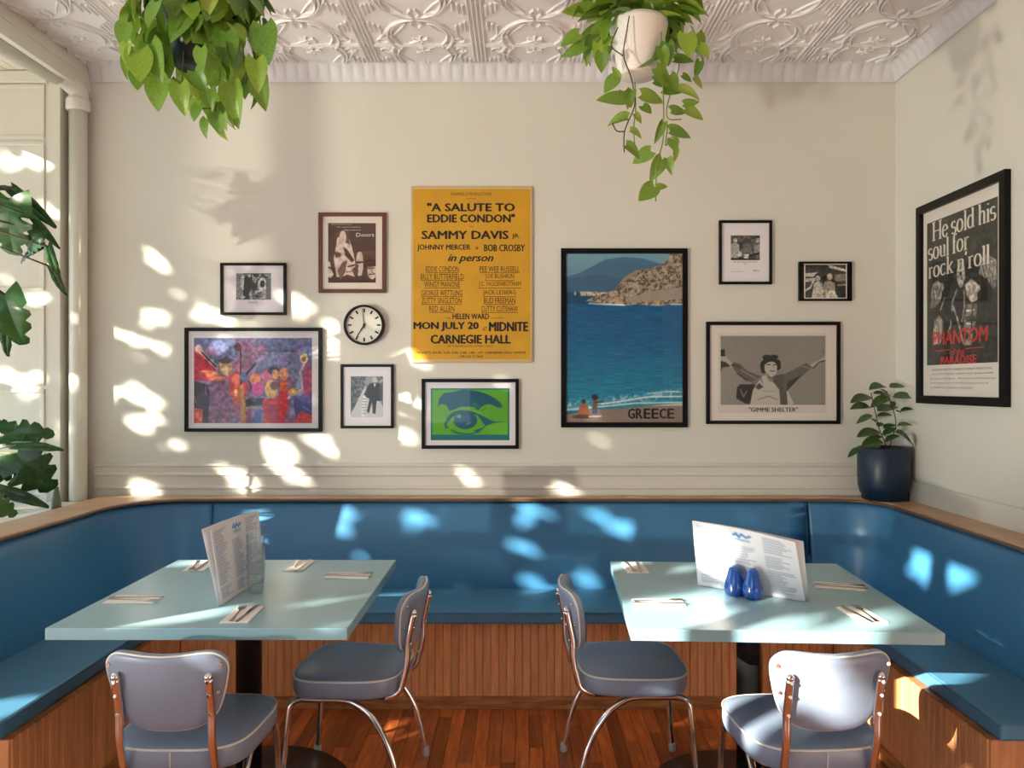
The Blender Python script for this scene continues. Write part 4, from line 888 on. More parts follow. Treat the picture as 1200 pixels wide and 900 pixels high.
# serif lettering drawn with a broad pen: thick stems, thin joins, slab feet
def A(cx_, cy_, rx, ry, a0, a1, n=14): return [(cx_+rx*math.cos(math.radians(a0+(a1-a0)*i/n)), cy_+ry*math.sin(math.radians(a0+(a1-a0)*i/n))) for i in range(n+1)]
GL = {'H':(.78,[[(.14,0),(.14,1)],[(.64,0),(.64,1)],[(.14,.5),(.64,.5)],[(.02,0),(.26,0)],[(.52,0),(.76,0)],[(.02,1),(.26,1)],[(.52,1),(.76,1)]]),
'e':(.46,[[(.06,.36),(.40,.38)],A(.23,.33,.18,.33,10,330)]),'s':(.38,[A(.18,.49,.13,.165,35,250,10)+A(.18,.17,.14,.17,80,-145,10)]),
'o':(.50,[A(.24,.33,.19,.33,0,360,20)]),'l':(.24,[[(.12,0),(.12,1.02)],[(.02,0),(.22,0)],[(.02,1),(.12,1.02)]]),
'd':(.50,[A(.22,.33,.17,.33,40,320,16),[(.38,0),(.38,1.02)],[(.28,1),(.38,1.02)],[(.38,0),(.48,.02)]]),
'h':(.52,[[(.12,0),(.12,1.02)],[(.12,.5)]+A(.27,.48,.13,.16,150,0,8)+[(.40,0)],[(.02,0),(.22,0)],[(.31,0),(.5,0)],[(.02,1),(.12,1.02)]]),
'i':(.24,[[(.12,0),(.12,.64)],[(.02,0),(.22,0)],[(.02,.62),(.12,.64)],[(.115,.86),(.125,.92)]]),
'u':(.52,[[(.12,.64),(.12,.2)]+A(.26,.18,.14,.16,180,330,8)+[(.40,.16)],[(.40,.64),(.40,0)],[(.02,.63),(.12,.64)],[(.30,.63),(.40,.64)],[(.40,0),(.5,.02)]]),
'f':(.32,[[(.13,0),(.13,.8)]+A(.25,.82,.12,.2,180,50,8),[(.02,.62),(.28,.62)],[(.02,0),(.25,0)]]),
'r':(.38,[[(.12,0),(.12,.64)],[(.12,.46)]+A(.26,.46,.13,.18,150,50,6),[(.02,0),(.24,0)],[(.02,.62),(.12,.64)]]),
'c':(.44,[A(.24,.33,.19,.33,45,318)]),'k':(.52,[[(.12,0),(.12,1.02)],[(.12,.26),(.40,.62)],[(.2,.36),(.42,0)],[(.02,0),(.22,0)],[(.32,0),(.52,0)],[(.30,.62),(.48,.62)],[(.02,1),(.12,1.02)]]),
'n':(.52,[[(.12,0),(.12,.64)],[(.12,.5)]+A(.27,.48,.13,.16,150,0,8)+[(.40,0)],[(.02,0),(.22,0)],[(.31,0),(.5,0)],[(.02,.62),(.12,.64)]]),
"'":(.2,[[(.1,1.0),(.06,.8)]]),'.':(.2,[[(.08,.02),(.09,.09)]]),' ':(.22,[])}
def pen(text, s0, s1, q0, q1, m, ):
    Wt = sum(GL[ch][0] for ch in text); x = 0; hs = (q1-q0)
    for ch in text:
        w_, st = GL[ch]
        for P in st:
            P = [((p[0]+x)/Wt, p[1]) for p in P]
            Q = [fnr(s0+(s1-s0)*p[0], q1-hs*p[1]) for p in P]; n = len(Q); vs = []
            for i in range(n):
                a, b = Q[max(i-1,0)], Q[min(i+1,n-1)]; tx, tz = b[0]-a[0], b[1]-a[1]; l = math.hypot(tx,tz) or 1
                vert = abs(tz/l); hw = (.0022+.0052*vert**1.5)*(1 if hs > .05 else .8)
                if len(P) == 2 and abs(P[0][1]-P[1][1]) < .03: hw = .0022
                nx, nz = -tz/l*hw, tx/l*hw; vs += [(Q[i][0]+nx,-.0105,Q[i][1]+nz),(Q[i][0]-nx,-.0105,Q[i][1]-nz)]
            m.add(vs, [(2*i,2*i+1,2*i+3,2*i+2) for i in range(n-1)])
        x += w_
m = MB(); pen('He sold his', .13, .93, .070, .165, m); pen('soul for', .075, .62, .172, .265, m); pen("rock n'roll.", .075, .90, .275, .362, m)
m.build('lettering', M_inkw, t, fix=False)
fnl = lambda u, v: fnr(u/100, v/100)
lettering([('PHANTOM',14,84,65.8,73,.04,.1),('of the',38,56,75.3,79,.02,.1),('PARADISE',25,71,79.3,83.4,.04,.1)], t, fnl, -.0106, M_inkr, 'title')
m = MB()
for s0_, s1_ in ((.17,.38),(.57,.79)):
    p = fnr(s0_,.757); q = fnr(s1_,.762); m.add([(p[0],-.0105,q[1]),(q[0],-.0105,q[1]),(q[0],-.0105,p[1]),(p[0],-.0105,p[1])], [(0,1,2,3)])
m.build('title_rule', M_inkr, t, fix=False)
lettering([('TWENTIETH CENTURY PRESENTS A HARBOR PRODUCTION',12,88,85.6,86.6,0),('starring PAUL WILLIAMS  WILLIAM FINLEY  JESSICA HARPER',12,90,88,89,0),('Executive Producer  Written and Directed by',10,92,90.4,91.4,0),('Words and Music by PAUL WILLIAMS  Soundtrack on Records',10,84,92.8,93.7,0),('PG PARENTAL GUIDANCE SUGGESTED',10,66,95.2,96,0)], t, fnl, -.0095, M_ink, 'credits')

# ------------------------------------------------------------------ menus
def menu_canvas(seed, W_, H_, title):
    c = Cv(W_, H_, (226,224,228)); r = np.random.RandomState(seed); TX = (128,138,160)
    for x0, x1 in ((.05,.28),(.37,.6),(.69,.94)):
        y = .07 if x0 != .37 else .28
        while y < .93:
            if r.rand() < .12: y += .03; continue
            L_ = x1-(x1-x0)*r.rand()*.5; x = x0
            while x < L_:
                w_ = r.uniform(.012,.04); c.line([(x,y),(min(x+w_,L_),y)], .011, TX, .75); x += w_+.008
            y += .028
    bl = (40,110,180) if title else (70,80,100)
    c.line([(.41,.12),(.44,.09),(.46,.14),(.49,.09),(.53,.13),(.57,.1)], .03, bl, .9); c.line([(.42,.18),(.56,.18)], .018, bl, .7); return c
def menu(label, A_, B_, tA, tB, gapdir, seed):
    """A_,B_ bottom corners (as seen left,right); tA,tB top corners; one printed leaf and a second leaf behind it"""
    org = (Vector(A_)+Vector(B_))/2; org.z = TZ
    t = thing('menu', label, 'menu', org, 0, 'printed menus')
    NX = 90; NY = 60
    for leaf in range(2):
        off = Vector(gapdir)*(.0 if leaf == 0 else 1.0)
        c = menu_canvas(seed+leaf, NX, NY, True) if leaf == 0 else Cv(4,4,(224,222,226))
        W_, H_ = c.w, c.h; co = []
        for side in (0,):
            for j in range(H_):
                q = j/(H_-1)
                for i in range(W_):
                    s = i/(W_-1); top_ = Vector(tA).lerp(Vector(tB), s); bot = Vector(A_).lerp(Vector(B_), s)
                    p = top_.lerp(bot, q); o_ = off*(s if seed % 2 else (1-s)); p = p+o_*(.35+.65*(1-q)) - org
                    p.z += .006*math.sin(math.pi*s)*(1-q); co.append(tuple(p))
        fs = [(j*W_+i, (j+1)*W_+i, (j+1)*W_+i+1, j*W_+i+1) for j in range(H_-1) for i in range(W_-1)]
        me = bpy.data.meshes.new('page'); me.from_pydata(co, [], fs); me.update()
        a = c.a; a = np.where(a <= .04045, a/12.92, ((a+.055)/1.055)**2.4)
        ca = me.color_attributes.new('Col', 'FLOAT_COLOR', 'POINT'); ca.data.foreach_set('color', np.concatenate([a.reshape(-1,3), np.ones((W_*H_,1))], 1).ravel())
        me.materials.append(M_print); me.polygons.foreach_set('use_smooth', [True]*len(fs))
        o = bpy.data.objects.new('page', me); COL.objects.link(o); o.parent = t
        sm_ = o.modifiers.new('s', 'SOLIDIFY'); sm_.thickness = .0012; sm_.offset = 0
zt = TZ+.0008
menu('open folded menu on the left table, standing behind the clear tumblers', (-.994,2.555,zt), (-.975,2.93,zt), (-1.033,2.555,1.004), (-1.003,2.935,1.006), (-.028,.0,0), 2)
menu('open folded menu on the right table, standing behind the blue shakers', (.650,2.814,zt), (.966,2.600,zt), (.620,2.775,.995), (.915,2.555,.962), (.030,.012,0), 3)
# shakers
for (x, y, lab, nh) in ((.748, 2.686, 'blue glazed shaker on the left of the pair, before the menu', 3), (.799, 2.645, 'blue glazed shaker on the right of the pair, before the menu', 2)):
    t = thing('salt_shaker' if nh == 3 else 'pepper_shaker', lab, 'shaker', (x, y, TZ+.0003), 0, 'blue shakers')
    MB().lathe([(.0,0),(.026,0),(.031,.004),(.0345,.018),(.035,.032),(.031,.052),(.0255,.072),(.022,.086),(.019,.096),(.012,.102),(0,.104)], n=32).build('body', M_cobalt, t)
    for k in range(nh):
        a = 2*math.pi*k/nh; MB().lathe([(0,0),(.0016,.0003),(0,.0008)], (.006*math.cos(a), .006*math.sin(a), .1025), 8).build('hole', M_hole, t)
# nested tumblers
order = ['bottom one', 'second from the bottom', 'middle one', 'second from the top', 'top one']
gm = MB().lathe([(0,0),(.025,0),(.0262,.002),(.0335,.098),(.034,.1),(.0325,.1),(.0318,.098),(.0248,.008),(0,.008)], n=28).mesh('tumbler', M_tumb)
for k in range(5):
    o = bpy.data.objects.new('tumbler', gm); COL.objects.link(o); o.location = (-.938, 2.72, TZ+.0005+k*.034)
    tag(o, 'clear glass tumbler, %s of the nested stack on the left table' % order[k], 'glass', 'nested clear tumblers')

# ------------------------------------------------------------------ plants
def heart_leaf(name, mm, rows=7, fold=.10, droop=.25, heart=True, wid=.38):
    """unit length leaf along +y, normal +z"""
    m = MB(); cols = [-1,-.5,0,.5,1]
    for i in range(rows+1):
        t_ = i/rows
        if heart: w_ = wid*(math.sin(math.pi*min(1,(t_*.92+.08))**.66))**.85 if t_ < 1 else 0
        else: w_ = wid*(math.sin(math.pi*t_**.8))**.8 if 0 < t_ < 1 else 0.004
        for cc in cols:
            y = t_-(.16*abs(cc)**1.3*(1-t_)**2.5 if heart else 0)
            m.v.append((cc*w_, y, fold*abs(cc)*w_*2-droop*t_*t_))
    n = 5
    for i in range(rows):
        for k in range(n-1): m.f.append((i*n+k, i*n+k+1, (i+1)*n+k+1, (i+1)*n+k)); m.sm.append(True)
    return m.mesh(name, mm)
PL = [heart_leaf('leaf', M_pothos, fold=.12, droop=.18), heart_leaf('leaf', M_pothos, fold=.25, droop=.35, wid=.36), heart_leaf('leaf', M_pothos, fold=.05, droop=.1, wid=.41)]
PB = [heart_leaf('leaf', M_pothos2, fold=.12, droop=.18), heart_leaf('leaf', M_pothos2, fold=.3, droop=.3, wid=.34), heart_leaf('leaf', M_pothos2, fold=.06, droop=.12, wid=.44)]
RL_ = [heart_leaf('leaf', M_rubberleaf, heart=False, fold=.2, droop=.22, wid=.26), heart_leaf('leaf', M_rubberleaf, heart=False, fold=.1, droop=.32, wid=.24)]
def leaf(meshes, parent, p, d, n, size, wide=1.0):
    M = frame_M(p, d, n) @ Matrix.Diagonal((size*wide, size, size, 1)); inst('leaf', R.choice(meshes), parent, M=M)
def rv(s=1): return Vector((R.gauss(0,s), R.gauss(0,s), R.gauss(0,s)))
# left hanging pothos in a dark pot
P0 = Vector((-.885, 2.12, 2.36)); t = thing('hanging_pothos', 'dense hanging pothos in a dark blue pot at the upper left', 'plant', P0)
MB().lathe([(0,0),(.062,0),(.066,.004),(.088,.13),(.094,.14),(.094,.155),(.086,.155),(.08,.13),(0,.13)], n=28).build('pot', M_dpot, t)
MB().lathe([(0,.14),(.08,.139),(.082,.132)], n=20).build('soil', M_soil, t)
for k in range(3):
    a = 2*math.pi*k/3+.4; MB().tube([(.09*math.cos(a),.09*math.sin(a),.15),(0,0,.5)], .0012, 5).build('hanger_wire', M_wire, t)
MB().tube([(0,0,.5),(0,0,ZC-P0.z)], .0016, 5).build('hanger_hook', M_wire, t)
def cluster_leaf(ph, rad, z, size, meshes=PL, out=.5):
    p = Vector((rad*math.cos(ph), rad*math.sin(ph), z)); d = Vector((math.cos(ph)*out, math.sin(ph)*out, -1))+rv(.28); n = Vector((math.cos(ph), math.sin(ph), .35))+rv(.25)
    leaf(meshes, t, p, d, n, size)
for i in range(215):
    z = R.uniform(-.03,.30); ph = R.uniform(0, 2*math.pi); q = 1-max(0,(.04-z)/.12)*.35
    if math.sin(ph) < -.8 and z < .06: continue
    cluster_leaf(ph, R.uniform(.09,.175)*q, z, R.uniform(.05,.088), PL if R.random() < .85 else PB)
for px, py, s_, dx in ((185,92,.10,0),(211,99,.085,.1),(301,96,.085,.35),(236,56,.07,0),(147,28,.07,-.2),(150,52,.055,-.3),(162,58,.10,.1),(176,52,.12,.25),(265,38,.11,.1),(254,64,.11,-.1),(228,84,.065,.6),(246,104,.07,0),(272,100,.11,.1),(252,132,.065,.2),(277,140,.028,.2),(309,30,.12,.1),(300,70,.09,.1),(233,124,.05,-.4),(262,134,.05,.1)):
    p = at(px, py, P0.y-R.uniform(.06,.17))-P0; leaf(PL, t, p, Vector((dx,-.1,-1)), Vector((R.gauss(0,.25),-1,.25)), s_*.86)
for px, py, s_, dx in ((222,112,.05,-.3),(232,118,.05,-.5),(246,118,.06,.1),(256,120,.055,.3),(243,140,.05,-.2),(258,146,.045,.3),(250,126,.06,0),(270,126,.05,.2),(148,34,.06,-.2),(153,66,.06,-.2),(160,84,.05,.1)):
    p = at(px, py, P0.y-R.uniform(.02,.08))-P0; leaf(PB, t, p, Vector((dx,-.1,-1)), Vector((R.gauss(0,.3),-1,.25)), s_)
pst = [at(245,90,2.06), at(240,110,2.05), at(232,126,2.05), at(247,127,2.05), at(250,150,2.05), at(265,152,2.05)]
MB().tube([q-P0 for q in catmull(pst[:4], 4)], .0016, 5).build('stem', M_dstem, t)
MB().tube([q-P0 for q in catmull([at(262,70,2.04), at(268,110,2.04), at(266,140,2.04), at(276,152,2.04)], 4)], .0014, 5).build('stem', M_stem, t)
MB().tube([q-P0 for q in catmull([at(215,60,2.0), at(214,84,1.98), at(213,100,1.98)], 4)], .0016, 5).build('stem', M_dstem, t)
# right hanging pothos in a white pot
P1 = Vector((.345, 2.25, 2.388)); t = thing('hanging_pothos', 'hanging pothos in a white pot with long trailing vines, upper right of centre', 'plant', P1)
prof = [(0,0),(.052,0),(.056,.003)]
for k in range(5): prof += [(.058+k*.0052, .012+k*.026), (.0615+k*.0052, .024+k*.026)]
prof += [(.086,.146),(.086,.158),(.080,.158),(.076,.13),(0,.13)]
MB().lathe(prof, n=32).build('pot', M_wpot, t)
MB().lathe([(0,.14),(.076,.139),(.078,.132)], n=20).build('soil', M_soil, t)
for k in range(3):
    a = 2*math.pi*k/3+.9; MB().tube([(.084*math.cos(a),.084*math.sin(a),.15),(0,0,.5)], .0012, 5).build('hanger_wire', M_wire, t)
MB().tube([(0,0,.5),(0,0,ZC-P1.z)], .0016, 5).build('hanger_hook', M_wire, t)
for i in range(105):
    ph = R.uniform(0, 2*math.pi); rad = R.uniform(.03,.145); z = .15+R.uniform(.0,.14)-max(0,rad-.1)*.3*(1 if math.sin(ph) > 0 or abs(math.cos(ph)) > .75 else -.3)
    p = Vector((rad*math.cos(ph), rad*math.sin(ph), z)); d = Vector((math.cos(ph), math.sin(ph), -.35 if math.sin(ph) > 0 or abs(math.cos(ph)) > .75 else .15))+rv(.22); n = Vector((math.cos(ph)*.4, math.sin(ph)*.4, 1))+rv(.3)
    leaf(PL if R.random() < .7 else PB, t, p, d, n, R.uniform(.065,.095), .9)
Z2 = lambda x, y: (660+x/3.75, y/3.75)
vines = [([(290,70),(280,130),(265,240),(295,330),(310,400),(312,470),(270,575),(268,670)], M_dstem, -.09),
 ([(430,140),(432,260),(440,430),(440,600),(418,700),(410,760),(406,885)], M_stem, -.07), ([(470,170),(510,280),(460,450),(460,520),(520,525)], M_stem, -.02), ([(315,360),(318,480),(310,560),(315,660)], M_stem, .03),
 ([(560,110),(600,200),(610,280),(575,350)], M_stem, 0), ([(240,120),(212,200),(262,245)], M_dstem, -.09), ([(460,550),(450,640),(480,600),(505,640)], M_stem, -.06), ([(120,150),(100,230),(120,290)], M_stem, 0), ([(215,540),(235,575),(270,578)], M_dstem, -.08)]
for P, mm_, dd in vines: MB().tube([q-P1 for q in catmull([at(*Z2(*p), P1.y+dd) for p in P], 5)], .0019, 5).build('vine', mm_, t)
kl = [(232,340,26,-.6,-.7,0),(265,440,38,-1,.12,0),(345,415,34,1,-.25,0),(350,465,18,.6,-.7,0),(283,520,30,-1,-.1,0),(295,575,20,1,-.4,0),(315,500,16,.7,-.8,0),(385,665,30,-.9,-.5,0),(275,640,26,1,-.7,0),(435,700,34,-.5,-.9,0),(460,700,22,.2,-1,0),(400,820,30,-.9,-.8,0),(410,822,16,1,.1,0),(440,540,30,-.4,-1,1),(470,575,34,1,-.1,0),(480,610,20,.1,-1,0),(495,650,20,0,-1,1),(535,480,30,1,-.45,0),(475,485,24,1,.05,0),(440,395,26,1,-.1,0),(400,355,26,1,-.15,0),(505,400,32,.9,-.25,0),(530,455,22,1,.1,1),(600,270,28,-.3,-1,1),(575,340,20,.8,-.7,0),(525,330,16,.8,-.5,0),(420,245,46,-1,-.25,0),(410,300,34,.6,-.6,0),(490,262,28,1,0,0),(585,150,30,.3,-1,0),(600,200,22,.8,-.9,0),(360,110,26,.3,-1,0),(470,330,24,.4,-.8,0),
 (210,180,26,-1,-.1,0),(70,150,30,-1,-.5,0),(90,200,34,-1,-.45,1),(150,190,34,.1,-1,1),(120,170,30,-.3,-1,1),(170,230,26,0,-1,0),(110,210,24,-.1,-1,1),(540,150,36,.1,-1,0),(455,190,30,.1,-1,0),(430,215,26,.4,-1,0),(245,340,20,-.3,.6,1),(300,400,24,-.2,-.8,0),(270,400,26,.3,-.8,0)]
for x, y, s_, dx, dz, e_ in kl:
    px, py = Z2(x, y); sz = s_*1.15*2.2/900*.75
    p = at(px, py, P1.y+R.uniform(-.10,-.02))-P1; leaf(PB if py > 80 else PL, t, p, Vector((dx,R.gauss(0,.2),dz)), Vector((R.gauss(0,.2),-1,.5 if not e_ else -.2)), sz*.98, .62 if e_ else .95)
# corner plant
PC = Vector((1.842, 3.895, .9035)); t = thing('potted_plant', 'small leafy plant in a navy pot standing in the right corner', 'plant', PC)
MB().lathe([(0,.0),(.098,0),(.104,.006),(.106,.03),(.112,.034),(.122,.07),(.125,.12),(.125,.262),(.122,.266),(.114,.264),(.112,.235),(0,.235)], n=40).build('pot', M_navy, t)
MB().lathe([(0,.243),(.11,.240),(.112,.236)], n=24).build('soil', M_soil, t)
for a in (-2.6, -.7): MB().tube([(.115*math.cos(a),.115*math.sin(a),.0),(.115*math.cos(a),.115*math.sin(a),.05)], .003, 6).build('pot_foot', M_black, t)
Zc = lambda x, y: (980+x/5.292, 430+y/5.292)
for P in ([(320,540),(305,480),(265,380),(240,270),(215,160)], [(325,540),(345,440),(370,360),(350,250),(310,150)], [(310,540),(240,505),(150,505)]):
    MB().tube([q-PC for q in catmull([at(*Zc(*p), 3.88) for p in P], 5)], [.0035]*6+[.0025]*30 if False else .0028, 6).build('stem', M_dstem, t)
cl = [(300,120,230,118),(330,128,410,100),(215,185,125,182),(225,165,295,150),(320,170,290,140),(350,190,468,160),(330,185,240,210),(215,250,118,240),(255,275,355,225),(360,215,345,240),(225,300,140,322),(250,305,320,290),(395,275,455,255),(365,270,400,275),(290,380,350,350),(375,365,450,350),(265,400,168,395),(290,420,350,375),(365,405,475,455),(285,435,210,428),(285,460,185,470),(300,465,365,425),(150,505,80,535),(180,500,150,510),(290,530,350,490),(255,370,285,345),(230,240,270,250),(310,200,345,215),(260,480,215,500),(320,440,290,410),(205,320,240,330),(340,180,300,160)]
for x0, y0, x1, y1 in cl:
    dep = 3.88+R.uniform(-.07,.05); a = at(*Zc(x0,y0), dep)-PC; b = at(*Zc(x1,y1), dep-R.uniform(-.02,.04))-PC
    leaf(RL_, t, a, b-a, Vector((R.gauss(0,.2), -.55, 1)), (b-a).length*1.25, 1.3)
# monstera leaves
def monstera_mesh(seed, splits=True, wid=.5):
    r = random.Random(seed); m = MB(); N = 12; V = []
    def hw(t_): return wid*(math.sin(math.pi*min(1,(t_*.9+.1))**.68))**.75 if t_ < 1 else 0
    for i in range(N+1):
        t_ = i/N; V.append((t_, hw(t_)))
    for s in (-1, 1):
        b = len(m.v)
        for i, (t_, w_) in enumerate(V):
            cut = 1.0
            if splits and i in (3,6,9): cut = r.uniform(.45,.7)
            for k, c_ in enumerate((0,.35,.7,1.0)):
                x = s*w_*c_*(cut if k == 3 else (min(1,cut+.25) if k == 2 else 1)); y = t_+(.10*c_ if t_ > .1 else -.22*c_*(1-t_*4))
                m.v.append((x, min(y, 1.02), .14*c_*w_*2-.32*t_*t_-.10*c_*c_+.02*math.sin(i*2.1)*c_))
        for i in range(N):
            for k in range(3): m.f.append((b+i*4+k, b+i*4+k+1, b+(i+1)*4+k+1, b+(i+1)*4+k)); m.sm.append(True)
    return m.mesh('leaf', M_monst)
MO = [monstera_mesh(1), monstera_mesh(2), monstera_mesh(3, False, .3)]
def mleaf(t, O, x0, y0, x1, y1, dep, wide=1.0, n=(0,-1,.35), k=0, dd=0):
    a = at(x0,y0,dep)-O; b = at(x1,y1,dep+dd)-O; M = frame_M(a, b-a, Vector(n)+rv(.12)) @ Matrix.Diagonal(((b-a).length*wide, (b-a).length, (b-a).length, 1))
    inst('leaf', MO[k], t, M=M); return a
OM = Vector((-2.50, 3.28, .886)); t = thing('potted_monstera', 'monstera with dark split leaves on the window ledge, low at the left edge', 'plant', OM)
MB().lathe([(0,0),(.11,0),(.125,.01),(.14,.18),(.146,.2),(.136,.2),(.13,.17),(0,.17)], n=32).build('pot', M_wpot, t)
MB().lathe([(0,.178),(.13,.176),(.132,.17)], n=20).build('soil', M_soil, t)
Z4 = lambda x, y: (x/5.625, 480+y/5.625)
for x0, y0, x1, y1, w_, k, dep in ((30,170,290,140,.75,0,3.30),(110,235,362,236,.45,2,3.22),(110,290,300,520,1.1,1,3.25),(-30,520,268,600,.48,2,3.2),(-60,590,75,690,.9,0,3.15),(-90,400,45,440,1.0,0,3.3),(-70,230,40,200,1.0,0,3.35),(-100,120,60,100,.8,1,3.3)):
    p0, p1 = Z4(x0,y0), Z4(x1,y1); a = mleaf(t, OM, *p0, *p1, dep, w_, (0,-1,.5), k)
    MB().tube(catmull([Vector((0,0,.18)), Vector((a.x*.4, a.y*.4, max(.3, a.z*.8))), a+Vector((0,.01,.0))], 6), .004, 6).build('leaf_stalk', M_stem, t)
OH = Vector((-2.80, 2.93, .886)); t = thing('tall_houseplant', 'tall houseplant whose big drooping leaves reach in at the upper left edge', 'plant', OH)
MB().lathe([(0,0),(.10,0),(.115,.01),(.13,.2),(.136,.22),(.126,.22),(.12,.19),(0,.19)], n=32).build('pot', M_sage, t)
MB().lathe([(0,.198),(.12,.196),(.122,.19)], n=20).build('soil', M_soil, t)
MB().tube(catmull([Vector((0,0,.19)), Vector((-.02,0,.6)), Vector((.03,0,1.0)), Vector((.05,-.02,1.3))], 6), .009, 8).build('stem', M_dstem, t)
Z3 = lambda x, y: (x/3.75, 190+y/3.75)
for x0, y0, x1, y1, w_, k, dep in ((40,160,10,390,1.05,0,3.0),(60,125,212,255,.5,2,3.05),(20,190,140,225,.4,2,2.98),(150,250,240,360,.42,2,3.05),(170,305,110,395,1.0,1,3.02),(180,370,60,420,.55,2,3.06),(210,370,245,510,.5,2,3.02),(225,460,272,575,.5,2,3.04),(-40,600,60,690,.9,0,3.0),(20,580,70,790,.8,1,3.0),(40,640,-5,850,.5,2,3.02),(-60,120,45,95,.5,2,3.1),(55,110,75,130,.9,2,3.0),(-70,320,20,250,.9,0,3.05)):
    p0, p1 = Z3(x0,y0), Z3(x1,y1); a = mleaf(t, OH, *p0, *p1, dep, w_, (.1,-1,.45), k)
    top_ = Vector((.05,-.02,1.3)) if y0 < 550 else Vector((.03,0,1.0))
    MB().tube(catmull([top_, (top_+a)/2+Vector((0,0,.05)), a], 6), .0035, 6).build('leaf_stalk', M_dstem, t)
# glass bowl and little bottle on the ledge
o = MB().lathe([(0,0),(.10,0),(.125,.008),(.14,.06),(.136,.13),(.128,.14),(.124,.138),(.131,.13),(.135,.06),(.12,.014),(0,.01)], n=40).build('glass_bowl', M_tumb); o.location = (-2.385, 3.62, .8855)
tag(o, 'low clear glass bowl on the white window ledge behind the bench', 'bowl')
o = MB().lathe([(0,0),(.020,0),(.022,.004),(.020,.05),(.015,.08),(.010,.10),(.010,.112),(0,.114)], n=24).build('bud_vase', M_sage); o.location = (-2.212, 3.66, .8855+.0)
tag(o, 'slim sage green bud vase on the window ledge beside the left pipe', 'vase')

# ------------------------------------------------------------------ outside: pavement and the street trees that dapple the sun
gp = MB().box(-30, -30, -.3, 30, 30, -.16).build('pavement', M_pave); struct(gp)
u = Vector((.8,-1,0)).normalized(); v = SUN.cross(u).normalized()
if v.z < 0: v = -v
def on_back(px, py): return at(px, py, YB)
gaps = []  # (point, half width, half height, rotation)
def gap(P, a, b=None, r=0): gaps.append((P.dot(u), P.dot(v), a, b or a, r))
for px, py, a, b, r in ((246,367,.075,.03,.2),(182,304,.02,.04,0),(181,372,.03,.02,-.6),(153,461,.036,.036,0),(180,472,.045,.04,0),(163,498,.05,.036,0),(328,530,.085,.055,.2),(349,556,.06,.035,0),(290,564,.10,.035,-.6),(373,518,.05,.025,0),(395,386,.03,.04,0),(395,410,.022,.03,0),(486,421,.025,.025,0),(476,465,.035,.04,0),(490,478,.02,.03,0),(476,512,.035,.035,0),(553,562,.015,.035,0),(350,352,.02,.015,0),(352,366,.018,.012,0),(158,399,.016,.016,0),(188,407,.018,.022,0),(667,575,.03,.02,0)):
    gap(on_back(px,py), a*.42, b*.46, r)
for px, py, a, b in ((400,600,.045,.03),(400,618,.02,.03),(300,606,.04,.03),(480,606,.012,.035),(612,640,.045,.025),(615,612,.03,.01),(632,684,.04,.02),(697,683,.04,.04),(695,603,.055,.02),(740,622,.015,.03),(612,592,.03,.015),(312,640,.015,.02)):
    gap(at(px,py,3.93), a*.5, b*.5)
for px, py, a, b in ((12,189,.05,.025),(45,190,.055,.025),(28,447,.07,.03),(8,440,.05,.03),(40,352,.02,.03),(30,458,.05,.015),(55,246,.02,.02)): gap(at(px,py,YP), a*.35, b*.4)
def onz(px, py, z): d = (CAMZ-z)*F/(py-CY); return Vector(((px-CX)/F*d, d, z))
for px, py, z, a, b in ((768,716,.75,.15,.085),(750,726,.75,.08,.06),(800,736,.75,.12,.06),(815,744,.74,.12,.05),(1000,745,.74,.05,.035),(885,714,.75,.06,.012),(235,658,.75,.05,.02),(225,718,.75,.10,.012),(200,724,.75,.06,.010),(722,664,.75,.02,.01),(820,664,.75,.03,.01),
    (1105,800,.45,.06,.05),(1050,772,.45,.12,.02),(1075,788,.45,.08,.02),(400,868,0,.12,.05),(365,880,0,.05,.02),(1040,868,0,.08,.07),(75,597,.903,.07,.015),(185,579,.903,.03,.01)): gap(onz(px,py,z), a*.62, max(b*1.1,.028))
gap(at(842,652,2.77), .045, .045); gap(at(945,788,2.13), .07, .06, .4); gap(at(972,815,2.15), .035, .05); gap(onz(868,825,.455), .085, .07); gap(at(868,850,2.3), .05, .04)
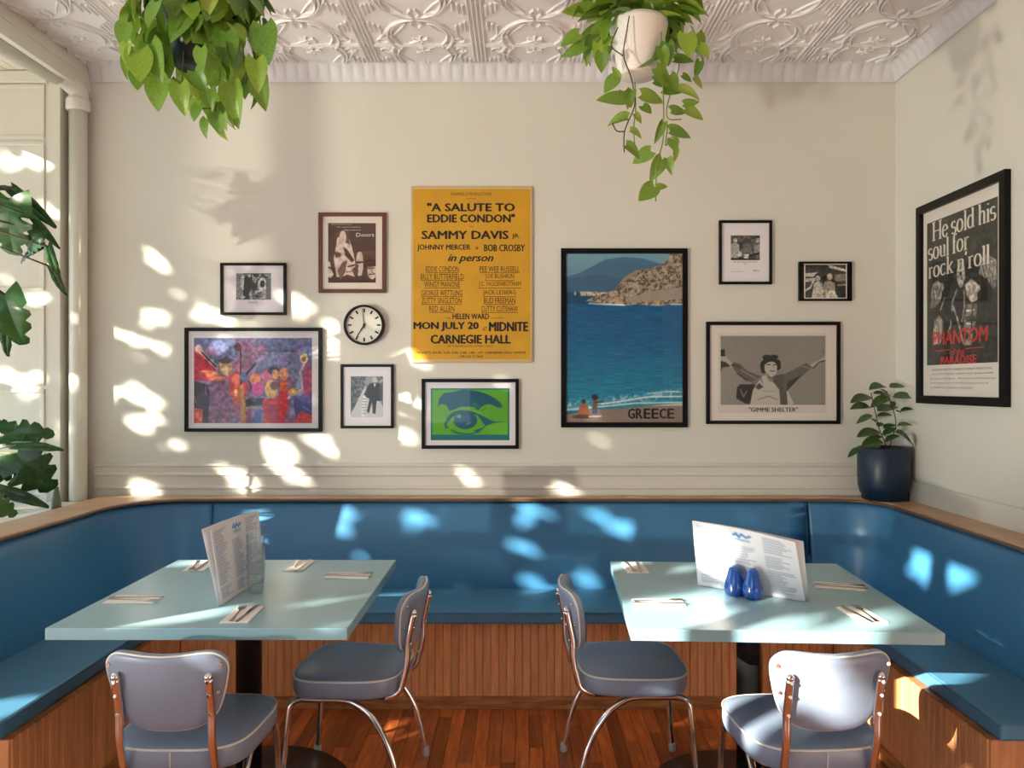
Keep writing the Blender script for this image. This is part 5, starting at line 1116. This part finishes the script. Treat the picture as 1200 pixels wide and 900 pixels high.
gap(at(1060,836,2.87), .07, .07); gap(at(1048,855,2.93), .05, .06); gap(at(1085,800,2.72), .05,.05); gap(at(1092,650,3.36), .10, .11); gap(at(1135,655,3.1), .05, .10); gap(at(1085,600,3.5), .02, .02)
CT = Vector((-.4, 3.2, 1.5)) - SUN*7.0; cu, cvv, cs = CT.dot(u), CT.dot(v), CT.dot(SUN)
du_list = [(g[0]-cu, g[1]-cvv, g[2], g[3], g[4]) for g in gaps]
for ti, (ulo, uhi, lab) in enumerate(((-2.5, 2.6, 'leafy street tree on the pavement outside the left windows'),)):
    tc_ = (ulo+uhi)/2; base_p = CT+u*tc_; t = thing('street_tree', lab, 'tree', (base_p.x, base_p.y, -.16))
    m = MB(); cnt = 0; rs = np.random.RandomState(40+ti); NL = int(22000*(uhi-ulo)/3.6)
    U_ = rs.uniform(ulo, uhi, NL); V_ = rs.uniform(-2.35, 2.6, NL); W_ = rs.uniform(-.8, .8, NL)
    ok = np.ones(NL, bool); LR = .045
    for gu, gv, a, b, r in du_list:
        c_, s_ = math.cos(r), math.sin(r); x = (U_-gu)*c_+(V_-gv)*s_; y = -(U_-gu)*s_+(V_-gv)*c_
        ok &= ((x/(a+LR*.9))**2+(y/(b+LR*.9))**2) > 1
    for i in np.nonzero(ok)[0]:
        p = CT+u*float(U_[i])+v*float(V_[i])+SUN*float(W_[i]) - t.location
        a0 = rs.rand()*6.28; e1 = u*math.cos(a0)+v*math.sin(a0); e2 = -u*math.sin(a0)+v*math.cos(a0); e2 = (e2+SUN*rs.uniform(-.4,.4)); l = LR*rs.uniform(.8,1.15)
        m.add([p-e1*l, p-e1*l*.5+e2*l*.75, p+e1*l*.5+e2*l*.75, p+e1*l, p+e1*l*.5-e2*l*.75, p-e1*l*.5-e2*l*.75], [(0,1,2,3,4,5)])
    fo = m.build('foliage', M_tree, t, fix=False); fo['kind'] = 'stuff'
    MB().tube(catmull([(0,0,0),(.05,.02,1.2),(0,0,2.4),(.05,0,3.6)], 5), [.14-.09*i/15 for i in range(16)], 10).build('trunk', M_bark, t)
print('objects', len(bpy.data.objects), 'planks', pieces)
